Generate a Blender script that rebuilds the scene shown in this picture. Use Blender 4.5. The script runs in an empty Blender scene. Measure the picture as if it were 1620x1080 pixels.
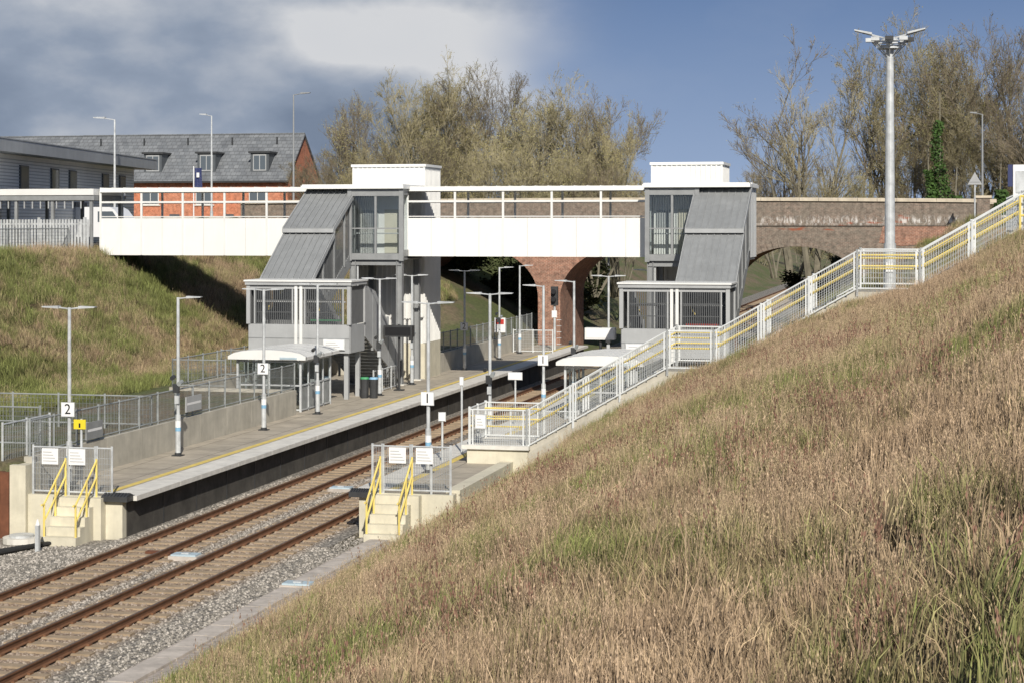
import bpy, math, random, bmesh
import numpy as np
from mathutils import Vector, Matrix
random.seed(7); np.random.seed(7)
scene=bpy.context.scene
R=math.radians

# ---------------------------------------------------------------- materials
def nt(name):
    m=bpy.data.materials.new(name); m.use_nodes=True
    t=m.node_tree; t.nodes.clear()
    o=t.nodes.new('ShaderNodeOutputMaterial'); p=t.nodes.new('ShaderNodeBsdfPrincipled')
    t.links.new(p.outputs[0],o.inputs[0])
    return m,t,p,o
def c4(c): return (c[0],c[1],c[2],1)
def N(t,kind,**kw):
    n=t.nodes.new(kind)
    for k,v in kw.items(): setattr(n,k,v)
    return n
def noise(t,vec,scale,detail=4,rough=.6):
    n=N(t,'ShaderNodeTexNoise'); n.inputs['Scale'].default_value=scale
    n.inputs['Detail'].default_value=detail; n.inputs['Roughness'].default_value=rough
    if vec is not None: t.links.new(vec,n.inputs['Vector'])
    return n.outputs['Fac']
def ramp(t,fac,stops):
    r=N(t,'ShaderNodeValToRGB'); e=r.color_ramp.elements
    while len(e)<len(stops): e.new(.5)
    for i,(p,c) in enumerate(stops):
        e[i].position=p; e[i].color=c4(c)
    t.links.new(fac,r.inputs[0]); return r.outputs[0]
def mixc(t,fac,a,b,mode='MIX'):
    n=N(t,'ShaderNodeMix'); n.data_type='RGBA'; n.blend_type=mode
    for s,v in ((n.inputs[0],fac),(n.inputs[6],a),(n.inputs[7],b)):
        if isinstance(v,(int,float)): s.default_value=v
        elif isinstance(v,tuple): s.default_value=c4(v)
        else: t.links.new(v,s)
    return n.outputs[2]
def math_(t,op,a,b=0.0,c=0.0,clamp=False):
    n=N(t,'ShaderNodeMath'); n.operation=op; n.use_clamp=clamp
    for i,v in enumerate((a,b,c)):
        if isinstance(v,(int,float)): n.inputs[i].default_value=v
        else: t.links.new(v,n.inputs[i])
    return n.outputs[0]
def pos(t): return N(t,'ShaderNodeNewGeometry').outputs['Position']
def sepx(t,v):
    n=N(t,'ShaderNodeSeparateXYZ'); t.links.new(v,n.inputs[0]); return n.outputs
def bump(t,p,h,strength=.4,dist=.02):
    b=N(t,'ShaderNodeBump'); b.inputs['Strength'].default_value=strength; b.inputs['Distance'].default_value=dist
    t.links.new(h,b.inputs['Height']); t.links.new(b.outputs[0],p.inputs['Normal'])
def simple(name,col,rough=.6,metal=0.0,var=.15,scale=2.0,grime=.0,bmp=0):
    m,t,p,o=nt(name)
    P=pos(t)
    f=noise(t,P,scale,5,.65)
    lo=tuple(v*(1-var*1.6) for v in col); hi=tuple(min(1,v*(1+var*.7)) for v in col)
    c=ramp(t,f,[(.3,lo),(.7,hi)])
    if grime>0:
        mp=N(t,'ShaderNodeMapping'); mp.inputs['Scale'].default_value=(3,3,.35); t.links.new(P,mp.inputs[0])
        g=noise(t,mp.outputs[0],1.6,6,.7)
        g=ramp(t,g,[(.45,(0,0,0)),(.75,(1,1,1))])
        gm=math_(t,'MULTIPLY',g,grime)
        c=mixc(t,gm,c,tuple(v*.45 for v in col))
    t.links.new(c,p.inputs['Base Color'])
    p.inputs['Roughness'].default_value=rough; p.inputs['Metallic'].default_value=metal
    if bmp: bump(t,p,noise(t,P,scale*12,4),bmp,.01)
    return m
M={}
M['white']=simple('white_panel',(.80,.80,.77),.45,0,.03,.6,.08)
M['whiteframe']=simple('white_frame',(.74,.74,.72),.4,0,.05,1)
M['clad']=simple('pale_cladding',(.74,.74,.72),.45,.0,.06,.8,.15)
M['steel']=simple('galvanised_steel',(.55,.57,.58),.5,.15,.2,3)
M['steeldull']=simple('dull_galvanised_steel',(.32,.34,.34),.55,.15,.2,3)
M['frame']=simple('grey_frame',(.28,.29,.295),.5,.1,.12,2)
M['lightgrey']=simple('light_grey_panel',(.38,.39,.395),.5,0,.08,1,.15)
M['roofgrey']=simple('roof_sheet_grey',(.25,.26,.265),.5,.0,.10,1.2,.25)
M['dark']=simple('dark_metal',(.05,.052,.055),.5,.2,.2,2)
M['mesh']=simple('dark_screen_bars',(.11,.115,.12),.5,.2,.1,2)
M['fence']=simple('galvanised_mesh',(.68,.70,.70),.5,.05,.08,2)
M['yellow']=simple('yellow_handrail',(.78,.62,.18),.5,0,.12,2)
M['yline']=simple('yellow_paint_line',(.70,.54,.15),.8,0,.15,3)
M['concrete']=simple('concrete',(.48,.45,.38),.85,0,.14,1.3,.35,.3)
M['cream']=simple('cream_concrete',(.62,.58,.46),.85,0,.12,1.3,.25,.3)
M['coping']=simple('coping_stone',(.66,.64,.59),.8,0,.12,2.5,.0,.2)
M['trough']=simple('trough_concrete',(.50,.45,.40),.9,0,.2,2.5,.0,.3)
M['stonecap']=simple('parapet_coping',(.57,.50,.39),.85,0,.15,1.5,.2)
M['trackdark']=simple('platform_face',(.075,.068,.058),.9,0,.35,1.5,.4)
M['blue']=simple('blue_band',(.22,.42,.60),.5,0,.1,2)
M['palelid']=simple('pale_blue_lid',(.42,.52,.58),.5,0,.1,2)
M['navy']=simple('navy_flag',(.03,.04,.12),.7,0,.1,2)
M['signwhite']=simple('sign_white',(.78,.78,.78),.4,0,.02,1)
M['black']=simple('sign_black',(.012,.012,.014),.4,0,.1,1)
M['red']=simple('red_sign',(.5,.04,.03),.5,0,.1,1)
M['green']=simple('green_paint',(.05,.28,.12),.5,0,.1,1)
M['ysign']=simple('yellow_sign',(.75,.6,.03),.5,0,.05,1)
M['rust']=simple('rusty_sheet_pile',(.16,.06,.03),.85,0,.3,2)
M['asphalt']=simple('asphalt',(.06,.06,.06),.9,0,.2,5,0,.3)
M['door']=simple('door_cream',(.55,.52,.43),.5,0,.05,1)
M['winframe']=simple('window_frame_grey',(.08,.09,.10),.5,0,.1,1)
M['rubber']=simple('cable_black',(.02,.02,.02),.6,0,.1,1)
M['ivy']=simple('ivy_leaf',(.055,.11,.022),.6,0,.4,1.5)
M['carpaint']=simple('white_van_paint',(.75,.76,.78),.25,0,.03,1)

def glassmat(name,tint,fac):
    m,t,p,o=nt(name); t.nodes.remove(p)
    tr=N(t,'ShaderNodeBsdfTransparent'); tr.inputs[0].default_value=c4(tint)
    gl=N(t,'ShaderNodeBsdfGlossy'); gl.inputs['Roughness'].default_value=.06; gl.inputs[0].default_value=(.8,.85,.9,1)
    mx=N(t,'ShaderNodeMixShader'); mx.inputs[0].default_value=fac
    t.links.new(tr.outputs[0],mx.inputs[1]); t.links.new(gl.outputs[0],mx.inputs[2]); t.links.new(mx.outputs[0],o.inputs[0])
    return m
M['glass']=glassmat('clear_glass',(.93,.95,.95),.07)
m,t,p,o=nt('window_glass'); p.inputs['Base Color'].default_value=(.10,.12,.14,1); p.inputs['Roughness'].default_value=.08; M['winglass']=m

def brickmat(name,cols,mortar,whites=False,redpatch=False):
    m,t,p,o=nt(name); P=pos(t); s=sepx(t,P)
    cb=N(t,'ShaderNodeCombineXYZ'); t.links.new(math_(t,'ADD',s[0],s[1]),cb.inputs[0]); t.links.new(s[2],cb.inputs[1])
    b=N(t,'ShaderNodeTexBrick'); b.inputs['Scale'].default_value=1
    b.inputs['Brick Width'].default_value=.24; b.inputs['Row Height'].default_value=.085
    b.inputs['Mortar Size'].default_value=.010
    b.inputs['Color1'].default_value=c4(cols[0]); b.inputs['Color2'].default_value=c4(cols[1]); b.inputs['Mortar'].default_value=c4(mortar)
    t.links.new(cb.outputs[0],b.inputs['Vector'])
    c=b.outputs['Color']
    f=noise(t,P,.55,6,.7)
    c=mixc(t,ramp(t,f,[(.35,(0,0,0)),(.7,(1,1,1))]),c,cols[2])
    f2=noise(t,P,3.5,6,.75)
    c=mixc(t,.75,c,mixc(t,1.0,c,ramp(t,f2,[(.3,(.35,.33,.32)),(.62,(1.6,1.55,1.5))]),'MULTIPLY'))
    if redpatch:
        mp=N(t,'ShaderNodeMapping'); mp.inputs['Location'].default_value=(3.3,0,1.0); mp.inputs['Scale'].default_value=(.25,.2,.8); t.links.new(P,mp.inputs[0])
        f3=noise(t,mp.outputs[0],1.0,3,.7)
        c=mixc(t,ramp(t,f3,[(.64,(0,0,0)),(.68,(1,1,1))]),c,(.25,.085,.045))
    if whites:
        mp=N(t,'ShaderNodeMapping'); mp.inputs['Scale'].default_value=(2.6,2.6,.5); t.links.new(P,mp.inputs[0])
        g=noise(t,mp.outputs[0],2.2,6,.8)
        zz=math_(t,'SUBTRACT',1.0,math_(t,'MULTIPLY',math_(t,'ABSOLUTE',math_(t,'SUBTRACT',s[2],8.45)),2.6),0,True)
        g=math_(t,'MULTIPLY',ramp(t,g,[(.50,(0,0,0)),(.58,(1,1,1))]),zz)
        c=mixc(t,math_(t,'MULTIPLY',g,.9),c,(.65,.63,.60))
    t.links.new(c,p.inputs['Base Color']); p.inputs['Roughness'].default_value=.9
    bump(t,p,b.outputs['Fac'],-.3,.01)
    return m
M['bridgebrick']=brickmat('weathered_bridge_brick',((.19,.135,.105),(.12,.10,.08),(.16,.14,.115)),(.25,.22,.19),whites=True,redpatch=True)
M['redbrick']=brickmat('red_arch_brick',((.33,.13,.08),(.23,.095,.06),(.19,.12,.09)),(.42,.35,.28))
M['housebrick']=brickmat('orange_house_brick',((.46,.17,.09),(.39,.14,.07),(.44,.16,.09)),(.40,.28,.22))
m,t,p,o=nt('slate_roof'); P=pos(t); s=sepx(t,P)
cb=N(t,'ShaderNodeCombineXYZ'); t.links.new(s[0],cb.inputs[0]); t.links.new(s[2],cb.inputs[1])
b=N(t,'ShaderNodeTexBrick'); b.inputs['Scale'].default_value=1; b.inputs['Brick Width'].default_value=.45; b.inputs['Row Height'].default_value=.3
b.inputs['Mortar Size'].default_value=.02
b.inputs['Color1'].default_value=(.18,.19,.205,1); b.inputs['Color2'].default_value=(.13,.14,.155,1); b.inputs['Mortar'].default_value=(.08,.085,.09,1)
t.links.new(cb.outputs[0],b.inputs['Vector'])
c=mixc(t,.6,b.outputs['Color'],mixc(t,1.0,b.outputs['Color'],ramp(t,noise(t,P,.9,5,.7),[(.3,(.6,.6,.6)),(.7,(1.5,1.5,1.45))]),'MULTIPLY'))
t.links.new(c,p.inputs['Base Color']); p.inputs['Roughness'].default_value=.7; M['slate']=m

def stain(t,P,c,amt,brown):
    g=sepx(t,P); f=None
    for cx in (-19.925,-17.325):
        d=math_(t,'ABSOLUTE',math_(t,'SUBTRACT',g[0],cx))
        k=math_(t,'SUBTRACT',1.0,math_(t,'MULTIPLY',math_(t,'SUBTRACT',d,.85),2.0),0,True)
        f=k if f is None else math_(t,'MAXIMUM',f,k)
    f=math_(t,'MULTIPLY',f,math_(t,'ADD',.55,math_(t,'MULTIPLY',noise(t,P,2.0,4),.6)),0,True)
    return mixc(t,math_(t,'MULTIPLY',f,amt),c,mixc(t,.6,c,brown))
m,t,p,o=nt('track_ballast'); P=pos(t)
v=N(t,'ShaderNodeTexVoronoi'); v.inputs['Scale'].default_value=16; t.links.new(P,v.inputs['Vector'])
s=sepx(t,v.outputs['Color'])
c=ramp(t,s[0],[(0,(.12,.11,.095)),(.5,(.27,.245,.21)),(1,(.50,.46,.40))])
c=mixc(t,ramp(t,v.outputs['Distance'],[(.3,(0,0,0)),(.75,(.7,.7,.7))]),c,(.05,.045,.04))
c=stain(t,P,c,1.0,(.22,.135,.075))
t.links.new(c,p.inputs['Base Color']); p.inputs['Roughness'].default_value=.9
bump(t,p,v.outputs['Distance'],-.9,.03); M['ballast']=m
m,t,p,o=nt('ballast_stone'); oi=N(t,'ShaderNodeObjectInfo'); P=pos(t)
c=ramp(t,oi.outputs['Random'],[(0,(.13,.12,.105)),(.5,(.26,.24,.21)),(1,(.50,.46,.41))])
c=stain(t,P,c,1.0,(.23,.14,.08))
t.links.new(c,p.inputs['Base Color']); p.inputs['Roughness'].default_value=.85; M['stone']=m
M['sleeper']=simple('concrete_sleeper',(.36,.275,.185),.9,0,.2,3,.2)
M['railrust']=simple('rail_rust',(.18,.085,.042),.85,0,.2,4)
M['railtop']=simple('rail_head',(.20,.13,.09),.45,.5,.2,2)
M['gravelpath']=simple('gravel_path',(.46,.40,.35),.9,0,.3,9,.2,.5)
m,t,p,o=nt('platform_paving'); P=pos(t)
b=N(t,'ShaderNodeTexBrick'); b.inputs['Scale'].default_value=1; b.inputs['Brick Width'].default_value=1.2; b.inputs['Row Height'].default_value=1.2; b.offset=0
b.inputs['Mortar Size'].default_value=.02
b.inputs['Color1'].default_value=(.42,.37,.30,1); b.inputs['Color2'].default_value=(.36,.32,.26,1); b.inputs['Mortar'].default_value=(.20,.18,.15,1)
t.links.new(P,b.inputs['Vector'])
c=mixc(t,1.0,b.outputs['Color'],ramp(t,noise(t,P,1.2,6,.7),[(.3,(.75,.75,.75)),(.7,(1.2,1.2,1.18))]),'MULTIPLY')
t.links.new(c,p.inputs['Base Color']); p.inputs['Roughness'].default_value=.85; M['paving']=m

def dryness(t,P):
    s=sepx(t,P)
    mp=N(t,'ShaderNodeMapping'); mp.inputs['Scale'].default_value=(1,.5,1); mp.inputs['Location'].default_value=(2.0,5.0,0); t.links.new(P,mp.inputs[0])
    a=noise(t,mp.outputs[0],.30,7,.70)
    w=math_(t,'MULTIPLY',math_(t,'LESS_THAN',s[0],-22.0),-.02)
    e=math_(t,'MULTIPLY',math_(t,'ADD',s[0],5.0),.0062)
    e=math_(t,'MAXIMUM',e,-.055)
    return math_(t,'ADD',math_(t,'SUBTRACT',a,w),e)
m,t,p,o=nt('grass_ground'); P=pos(t); d=dryness(t,P)
c=ramp(t,d,[(.40,(.10,.12,.04)),(.50,(.15,.13,.07)),(.60,(.18,.135,.085))])
f=noise(t,P,5,7,.8)
c=mixc(t,1.0,c,ramp(t,f,[(.28,(.3,.3,.3)),(.7,(1.5,1.5,1.5))]),'MULTIPLY')
t.links.new(c,p.inputs['Base Color']); p.inputs['Roughness'].default_value=.95
bump(t,p,f,.8,.12); M['ground']=m
def blademat(name,dry,green,lo=.43,hi=.56):
    m,t,p,o=nt(name); P=pos(t); d=dryness(t,P); oi=N(t,'ShaderNodeObjectInfo')
    d=math_(t,'ADD',d,math_(t,'MULTIPLY',math_(t,'SUBTRACT',oi.outputs['Random'],.5),.12))
    c=ramp(t,d,[(lo,green),((lo+hi)/2,tuple((a+b)/2 for a,b in zip(dry,green))),(hi,dry)])
    c=mixc(t,1.0,c,ramp(t,noise(t,P,.9,5,.7),[(.34,(.74,.69,.66)),(.64,(1.15,1.13,1.1))]),'MULTIPLY')
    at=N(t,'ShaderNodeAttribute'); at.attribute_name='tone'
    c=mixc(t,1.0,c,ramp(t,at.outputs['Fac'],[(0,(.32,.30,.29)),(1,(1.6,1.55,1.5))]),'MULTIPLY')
    t.links.new(c,p.inputs['Base Color']); p.inputs['Roughness'].default_value=.8
    return m
M['blade']=blademat('grass_blade',(.41,.32,.215),(.20,.24,.075))
M['stalk']=blademat('dry_stalk',(.47,.37,.265),(.42,.36,.22))
M['dock']=blademat('dock_seedhead',(.225,.135,.10),(.22,.14,.10))
M['bark']=simple('bark',(.21,.19,.14),.9,0,.25,1.5)
M['twig']=simple('twig',(.33,.29,.18),.9,0,.25,.5)
M['twigdark']=simple('twig_dark',(.20,.165,.115),.9,0,.25,.5)
M['bud']=simple('spring_bud_olive',(.37,.34,.14),.7,0,.35,.4)
M['bud2']=simple('spring_bud_yellow',(.43,.38,.15),.7,0,.35,.4)
M['shrub']=simple('shrub_leaf',(.06,.075,.025),.8,0,.35,.6)

# ---------------------------------------------------------------- builder
class B:
    def __init__(s): s.v=[];s.f=[];s.m=[];s.mats=[]
    def mi(s,k):
        if k not in s.mats: s.mats.append(k)
        return s.mats.index(k)
    def add(s,vs,fs,k):
        b=len(s.v); s.v+=[tuple(v) for v in vs]; i=s.mi(k)
        for f in fs: s.f.append(tuple(b+j for j in f)); s.m.append(i)
    def box(s,x0,x1,y0,y1,z0,z1,k):
        if x0>x1:x0,x1=x1,x0
        if y0>y1:y0,y1=y1,y0
        if z0>z1:z0,z1=z1,z0
        s.add([(x0,y0,z0),(x1,y0,z0),(x1,y1,z0),(x0,y1,z0),(x0,y0,z1),(x1,y0,z1),(x1,y1,z1),(x0,y1,z1)],
              [(0,3,2,1),(4,5,6,7),(0,1,5,4),(1,2,6,5),(2,3,7,6),(3,0,4,7)],k)
    def cyl(s,p0,p1,r0,r1=None,n=8,k='steel',cap=True):
        if r1 is None:r1=r0
        p0=Vector(p0);p1=Vector(p1);d=(p1-p0).normalized()
        a=d.orthogonal().normalized();b=d.cross(a)
        vs=[];
        for p,r in((p0,r0),(p1,r1)):
            for i in range(n):
                t=2*math.pi*i/n; vs.append(p+a*math.cos(t)*r+b*math.sin(t)*r)
        fs=[(i,(i+1)%n,n+(i+1)%n,n+i) for i in range(n)]
        if cap: fs+=[tuple(range(n-1,-1,-1)),tuple(range(n,2*n))]
        s.add(vs,fs,k)
    def extx(s,poly,x0,x1,k):
        n=len(poly); vs=[(x0,y,z) for y,z in poly]+[(x1,y,z) for y,z in poly]
        s.add(vs,[tuple(range(n)),tuple(range(2*n-1,n-1,-1))]+[(i,n+i,n+(i+1)%n,(i+1)%n) for i in range(n)],k)
    def exty(s,poly,y0,y1,k):
        n=len(poly); vs=[(x,y0,z) for x,z in poly]+[(x,y1,z) for x,z in poly]
        s.add(vs,[tuple(range(n)),tuple(range(2*n-1,n-1,-1))]+[(i,n+i,n+(i+1)%n,(i+1)%n) for i in range(n)],k)
    def obj(s,name,parent=None,loc=None,rotz=0):
        me=bpy.data.meshes.new(name); me.from_pydata(s.v,[],s.f)
        for k in s.mats: me.materials.append(M[k])
        me.polygons.foreach_set('material_index',s.m)
        me.update()
        if len(s.f)<60000:
            bm=bmesh.new(); bm.from_mesh(me); bmesh.ops.recalc_face_normals(bm,faces=bm.faces); bm.to_mesh(me); bm.free()
        o=bpy.data.objects.new(name,me); scene.collection.objects.link(o)
        if parent: o.parent=parent
        if loc: o.location=loc
        o.rotation_euler[2]=rotz
        return o
def empty(name,loc=(0,0,0),rotz=0):
    e=bpy.data.objects.new(name,None); e.empty_display_size=.3; e.location=loc; e.rotation_euler[2]=rotz
    scene.collection.objects.link(e); return e
def text(body,x,y,z,size,parent,k='black',rot=(R(90),0,0)):
    c=bpy.data.curves.new('lettering','FONT'); c.body=body; c.size=size; c.align_x='CENTER'; c.align_y='CENTER'; c.extrude=.003
    o=bpy.data.objects.new('lettering',c); c.materials.append(M[k]); o.location=(x,y,z); o.rotation_euler=rot
    scene.collection.objects.link(o); o.parent=parent; return o

PZ=.915
# ---------------------------------------------------------------- terrain
def sm(a,b,x):
    t=np.clip((x-a)/(b-a),0,1); return t*t*(3-2*t)
def hval(x,y):
    x=np.asarray(x,float); y=np.asarray(y,float)
    rf=np.interp(x,[-15.6,-13.75,-12.2,-8.2,-2.6,-.8,2.1,6,60],[-.32,-.12,.55,2.8,5.4,5.78,7.38,7.9,8.4])
    rf=rf+.36*sm(47,55,y)*sm(-12,-9,x)*(1-sm(2,4,x))
    rf=rf-np.clip(.55*(1-y/32),0,1.0)*np.clip(rf/3,0,1)
    rb=np.interp(x,[-16,-8.2,2.5,6,60],[.2,.5,7.6,8.0,8.6])
    rc=np.interp(x,[-15,-13,-1,3,60],[-.32,0,7.0,8.3,8.8])
    rb=rb+(rc-rb)*sm(106,114,y)
    r=rf+(rb-rf)*sm(58.8,60.6,y)
    shelf=np.where(y<47.2,-25.95,np.where((y>69.4)&(y<88.5),-29.6,-24.6))
    low=np.where(y<47.2,-.34,.3)
    l1=np.interp(x,[-200,-45,-39.6,-33.2,-20],[7.2,7.0,6.75,1.75,1.7])
    l=np.where(x<shelf,l1,low)
    lc=np.interp(x,[-200,-42,-37,-25,-23],[8.2,8.0,7.0,0,-.32])
    l=l+(lc-l)*sm(108,114,y)
    z=np.where(x<-22,l,np.where(x>-15.6,r,-.32))
    road=sm(113.5,117.5,y)*(1-sm(130,136,y))
    out=np.maximum(sm(-1,2.5,x),1-sm(-45,-40,x))
    z=z+(8.6-z)*road*out
    far=sm(240,420,y); 
    z=z+(np.clip((np.abs(x+18.6)-9)*.15,-.3,3.5)-z)*far
    k=((x<-33)|(x>-12.6))
    z=z+.08*np.sin(x*1.7+y*.6)*np.sin(y*.9-x*.4)*k+.05*np.sin(x*3.1-y*1.7)*np.sin(y*2.3+x)*k
    return z
xs=np.concatenate([[-2500,-1200,-600,-300,-150,-100,-70,-58],np.arange(-50,12.01,.4),[14,18,25,40,80,200,500,1200,2500]])
xs=np.unique(np.round(np.concatenate([xs,[-25.94,-25.96,-24.59,-24.61,-29.59,-29.61]]),3))
ys=np.concatenate([[-300,-60,-20,-8],np.arange(0,136,.5),np.arange(136,240,4),[260,300,350,420,600,1000,2000,4000]])
ys=np.unique(np.round(np.concatenate([ys,[47.19,47.21,69.39,69.41,88.49,88.51]]),3))
XX,YY=np.meshgrid(xs,ys); ZZ=hval(XX,YY)
nx=len(xs);ny=len(ys)
verts=np.stack([XX.ravel(),YY.ravel(),ZZ.ravel()],1)
fi=np.arange(ny-1)[:,None]*nx+np.arange(nx-1)[None,:]
faces=np.stack([fi,fi+1,fi+nx+1,fi+nx],-1).reshape(-1,4)
me=bpy.data.meshes.new('ground'); me.from_pydata(verts.tolist(),[],faces.tolist()); me.materials.append(M['ground'])
me.polygons.foreach_set('use_smooth',[True]*len(faces)); me.update()
g=bpy.data.objects.new('ground',me); scene.collection.objects.link(g)

# ---------------------------------------------------------------- railway
b=B()
b.exty([(-25.9,-.31),(-22.2,-.22),(-20.9,-.19),(-16.4,-.19),(-15.6,-.24),(-14.9,-.29),(-14.9,-.6),(-25.9,-.6)],5,47.0,'ballast')
b.exty([(-21.6,-.19),(-15.7,-.19),(-15.7,-.6),(-21.6,-.6)],47.0,113,'ballast')
b.exty([(-23.5,-.30),(-21.6,-.19),(-15.7,-.19),(-13.9,-.30),(-13.9,-.6),(-23.5,-.6)],113,420,'ballast')
b.obj('ballast')
RX=[-20.55,-19.3,-17.95,-16.7]
b=B()
for cx in (-19.925,-17.325):
    y=8
    while y<300:
        b.box(cx-1.08,cx+1.08,y,y+.24,-.3,-.15,'sleeper'); 
        if y<110:
            for rx in (cx-.625,cx+.625):
                for d in(-.1,.1): b.box(rx+d-.03,rx+d+.03,y+.05,y+.19,-.15,-.11,'railrust')
        y+=.62
b.obj('railway_sleepers')
b=B()
for rx in RX:
    b.exty([(rx-.065,-.149),(rx+.065,-.149),(rx+.065,-.135),(rx+.012,-.12),(rx+.012,-.04),(rx+.033,-.03),(rx+.033,-.004),(rx-.033,-.004),(rx-.033,-.03),(rx-.012,-.04),(rx-.012,-.12),(rx-.065,-.135)],5,420,'railrust')
    b.box(rx-.026,rx+.026,5,420,-.003,.003,'railtop')
b.obj('railway_track')
b=B(); y=10
while y<49:
    b.box(-14.92,-14.42,y,y+.97,-.3,-.12+.015*random.random(),'trough'); y+=1.0
b.obj('cable_trough')
b=B(); b.exty([(-15.2,-.25),(-14.93,-.235),(-14.93,-.5),(-15.2,-.5)],8,48,'gravelpath'); b.exty([(-14.41,-.16),(-13.55,-.03),(-13.55,-.5),(-14.41,-.5)],8,48,'gravelpath'); b.obj('gravel_path')
def trackbox(x,y):
    b=B(); b.box(x-.38,x+.38,y-.25,y+.25,-.19,-.08,'trough'); b.box(x-.33,x+.33,y-.2,y+.2,-.08,-.04,'palelid'); b.box(x-.1,x+.1,y-.08,y+.08,-.04,-.01,'steel'); b.obj('trackside_equipment_box')
trackbox(-18.62,44.5); trackbox(-18.62,57.0); trackbox(-14.6,41.5)
b=B(); b.box(-19.9,-19.2,44.9,45.1,-.16,-.10,'rust'); b.obj('rail_lubricator_strip')

# ---------------------------------------------------------------- platforms
def platform(name,xe,xb,y0,y1,sgn,wide=None):
    e=empty(name); b=B()
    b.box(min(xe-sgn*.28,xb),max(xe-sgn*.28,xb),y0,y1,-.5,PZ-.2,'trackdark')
    y=y0+2.4
    while y<y1:
        b.box(xe-sgn*.28,xe-sgn*.265,y,y+.06,-.4,PZ-.2,'dark'); y+=2.4
    a=B(); a.box(min(xe-sgn*.86,xb),max(xe-sgn*.86,xb),y0,y1,PZ-.2,PZ,'paving')
    if wide: a.box(min(xb,wide[0]),max(xb,wide[0]),wide[1],wide[2],-.3,PZ,'paving')
    a.obj('paving',e)
    b.obj('substructure',e)
    d=B(); y=y0
    while y<y1-.01:
        yy=min(y+1.5,y1); d.box(min(xe,xe-sgn*.858),max(xe,xe-sgn*.858),y+.008,yy-.008,PZ-.13,PZ+.003,'coping'); y=yy
    d.obj('coping_edge',e)
    l=B(); l.box(xe-sgn*1.05-.11,xe-sgn*1.05+.11,y0+.2,y1,PZ+.003,PZ+.008,'yline'); l.obj('yellow_line',e)
    f=B(); f.box(min(xe-sgn*.3,xb),max(xe-sgn*.3,xb),y0-.25,y0-.002,-.5,PZ-.01,'cream'); f.obj('end_wall',e)
    return e
platform('railway_platform',-21.25,-24.42,47.4,113,1,(-29.5,69.4,88.4))
platform('railway_platform',-15.95,-13.0,49.7,113,-1,(-8.4,60.5,108))
b=B()
for (y0,y1) in ((47.6,69.3),(88.6,112)):
    y=y0
    while y<y1-.1:
        yy=min(y+2.4,y1); b.box(-24.66,-24.42,y+.006,yy-.006,.0,1.86,'concrete'); y=yy
b.box(-29.5,-24.67,69.3,69.5,.2,1.86,'concrete'); b.box(-29.7,-29.5,69.3,88.7,.2,1.86,'concrete'); b.box(-29.5,-24.67,88.4,88.6,.2,1.86,'concrete')
b.obj('retaining_wall')

def fence_line(b,pts,h=1.15,sp=.085,bw=.013,rail='fence',yellow=None,posts=1.5,off=.0,post_r=.035,frames=False):
    for (p,q) in zip(pts[:-1],pts[1:]):
        p=Vector(p);q=Vector(q); L=(Vector((q.x,q.y))-Vector((p.x,p.y))).length
        n=max(1,int(L/sp))
        for i in range(n):
            a=p.lerp(q,(i+.5)/n)
            b.cyl(a+Vector((0,0,.1)),a+Vector((0,0,h-.04)),bw*.5,bw*.5,3,rail,False)
        for zz in (.1,.25,.4,.55,.7,.85,1.0):
            if zz<h-.1: b.cyl(p+Vector((0,0,zz)),q+Vector((0,0,zz)),.006,.006,3,rail,False)
        for zz in (.08,h-.03): b.cyl(p+Vector((0,0,zz)),q+Vector((0,0,zz)),.024,.024,6,rail)
        m_=max(1,round(L/posts))
        for i in range(m_+1):
            a=p.lerp(q,i/m_)
            b.cyl(a+Vector((0,0,-.15)),a+Vector((0,0,h+.03)),post_r,post_r,6,rail)
            if frames and i<m_:
                for f_ in (.06,.94):
                    c=p.lerp(q,(i+f_)/m_); b.box(c.x-.022,c.x+.022,c.y-.02,c.y+.02,c.z+.08,c.z+h-.03,rail)
        if yellow:
            for zz in yellow:
                d=(q-p).normalized(); o_=Vector((-d.y,d.x,0))*off
                b.cyl(p+o_+Vector((0,0,zz)),q+o_+Vector((0,0,zz)),.027,.027,6,'yellow')
SD='steeldull'
b=B()
fence_line(b,[(-24.54,47.7,1.86),(-24.54,69.3,1.86)],1.0,sp=.11,posts=1.4,rail=SD)
fence_line(b,[(-24.54,88.7,1.86),(-24.54,112,1.86)],1.0,sp=.13,posts=1.4,rail=SD)
fence_line(b,[(-31,56.0,1.8),(-24.6,56.0,1.8)],1.0,sp=.12,posts=1.6,rail=SD)
b.obj('platform_fence')
b=B()
fence_line(b,[(-29.6,69.4,1.86),(-29.6,88,1.86)],1.1,sp=.12,rail=SD)
fence_line(b,[(-29.6,69.4,1.86),(-27.4,69.4,1.86)],1.1,sp=.12,rail=SD)
fence_line(b,[(-29.8,75.0,1.86),(-27.4,75.0,1.86)],1.1,sp=.12,rail=SD)
b.obj('access_fence')
b=B()
fence_line(b,[(-30,50.4,1.8),(-25.6,50.4,1.8)],1.15,sp=.1,posts=1.3,rail=SD)
fence_line(b,[(-25.3,47.6,1.6),(-25.3,50.4,1.6)],1.15,sp=.1,posts=1.3,rail='steel')
b.obj('access_fence')
b=B(); x=-24.78; i=0
while x>-29:
    if i%2==0: b.box(x-.22,x,46.95,47.1,-.4,1.5,'rust')
    else: b.box(x-.22,x,47.1,47.25,-.4,1.5,'rust')
    x-=.22; i+=1
b.obj('sheet_pile_wall')
b=B(); b.box(-24.77,-24.3,47.0,47.9,-.4,1.7,'cream'); b.obj('concrete_wall')

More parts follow.
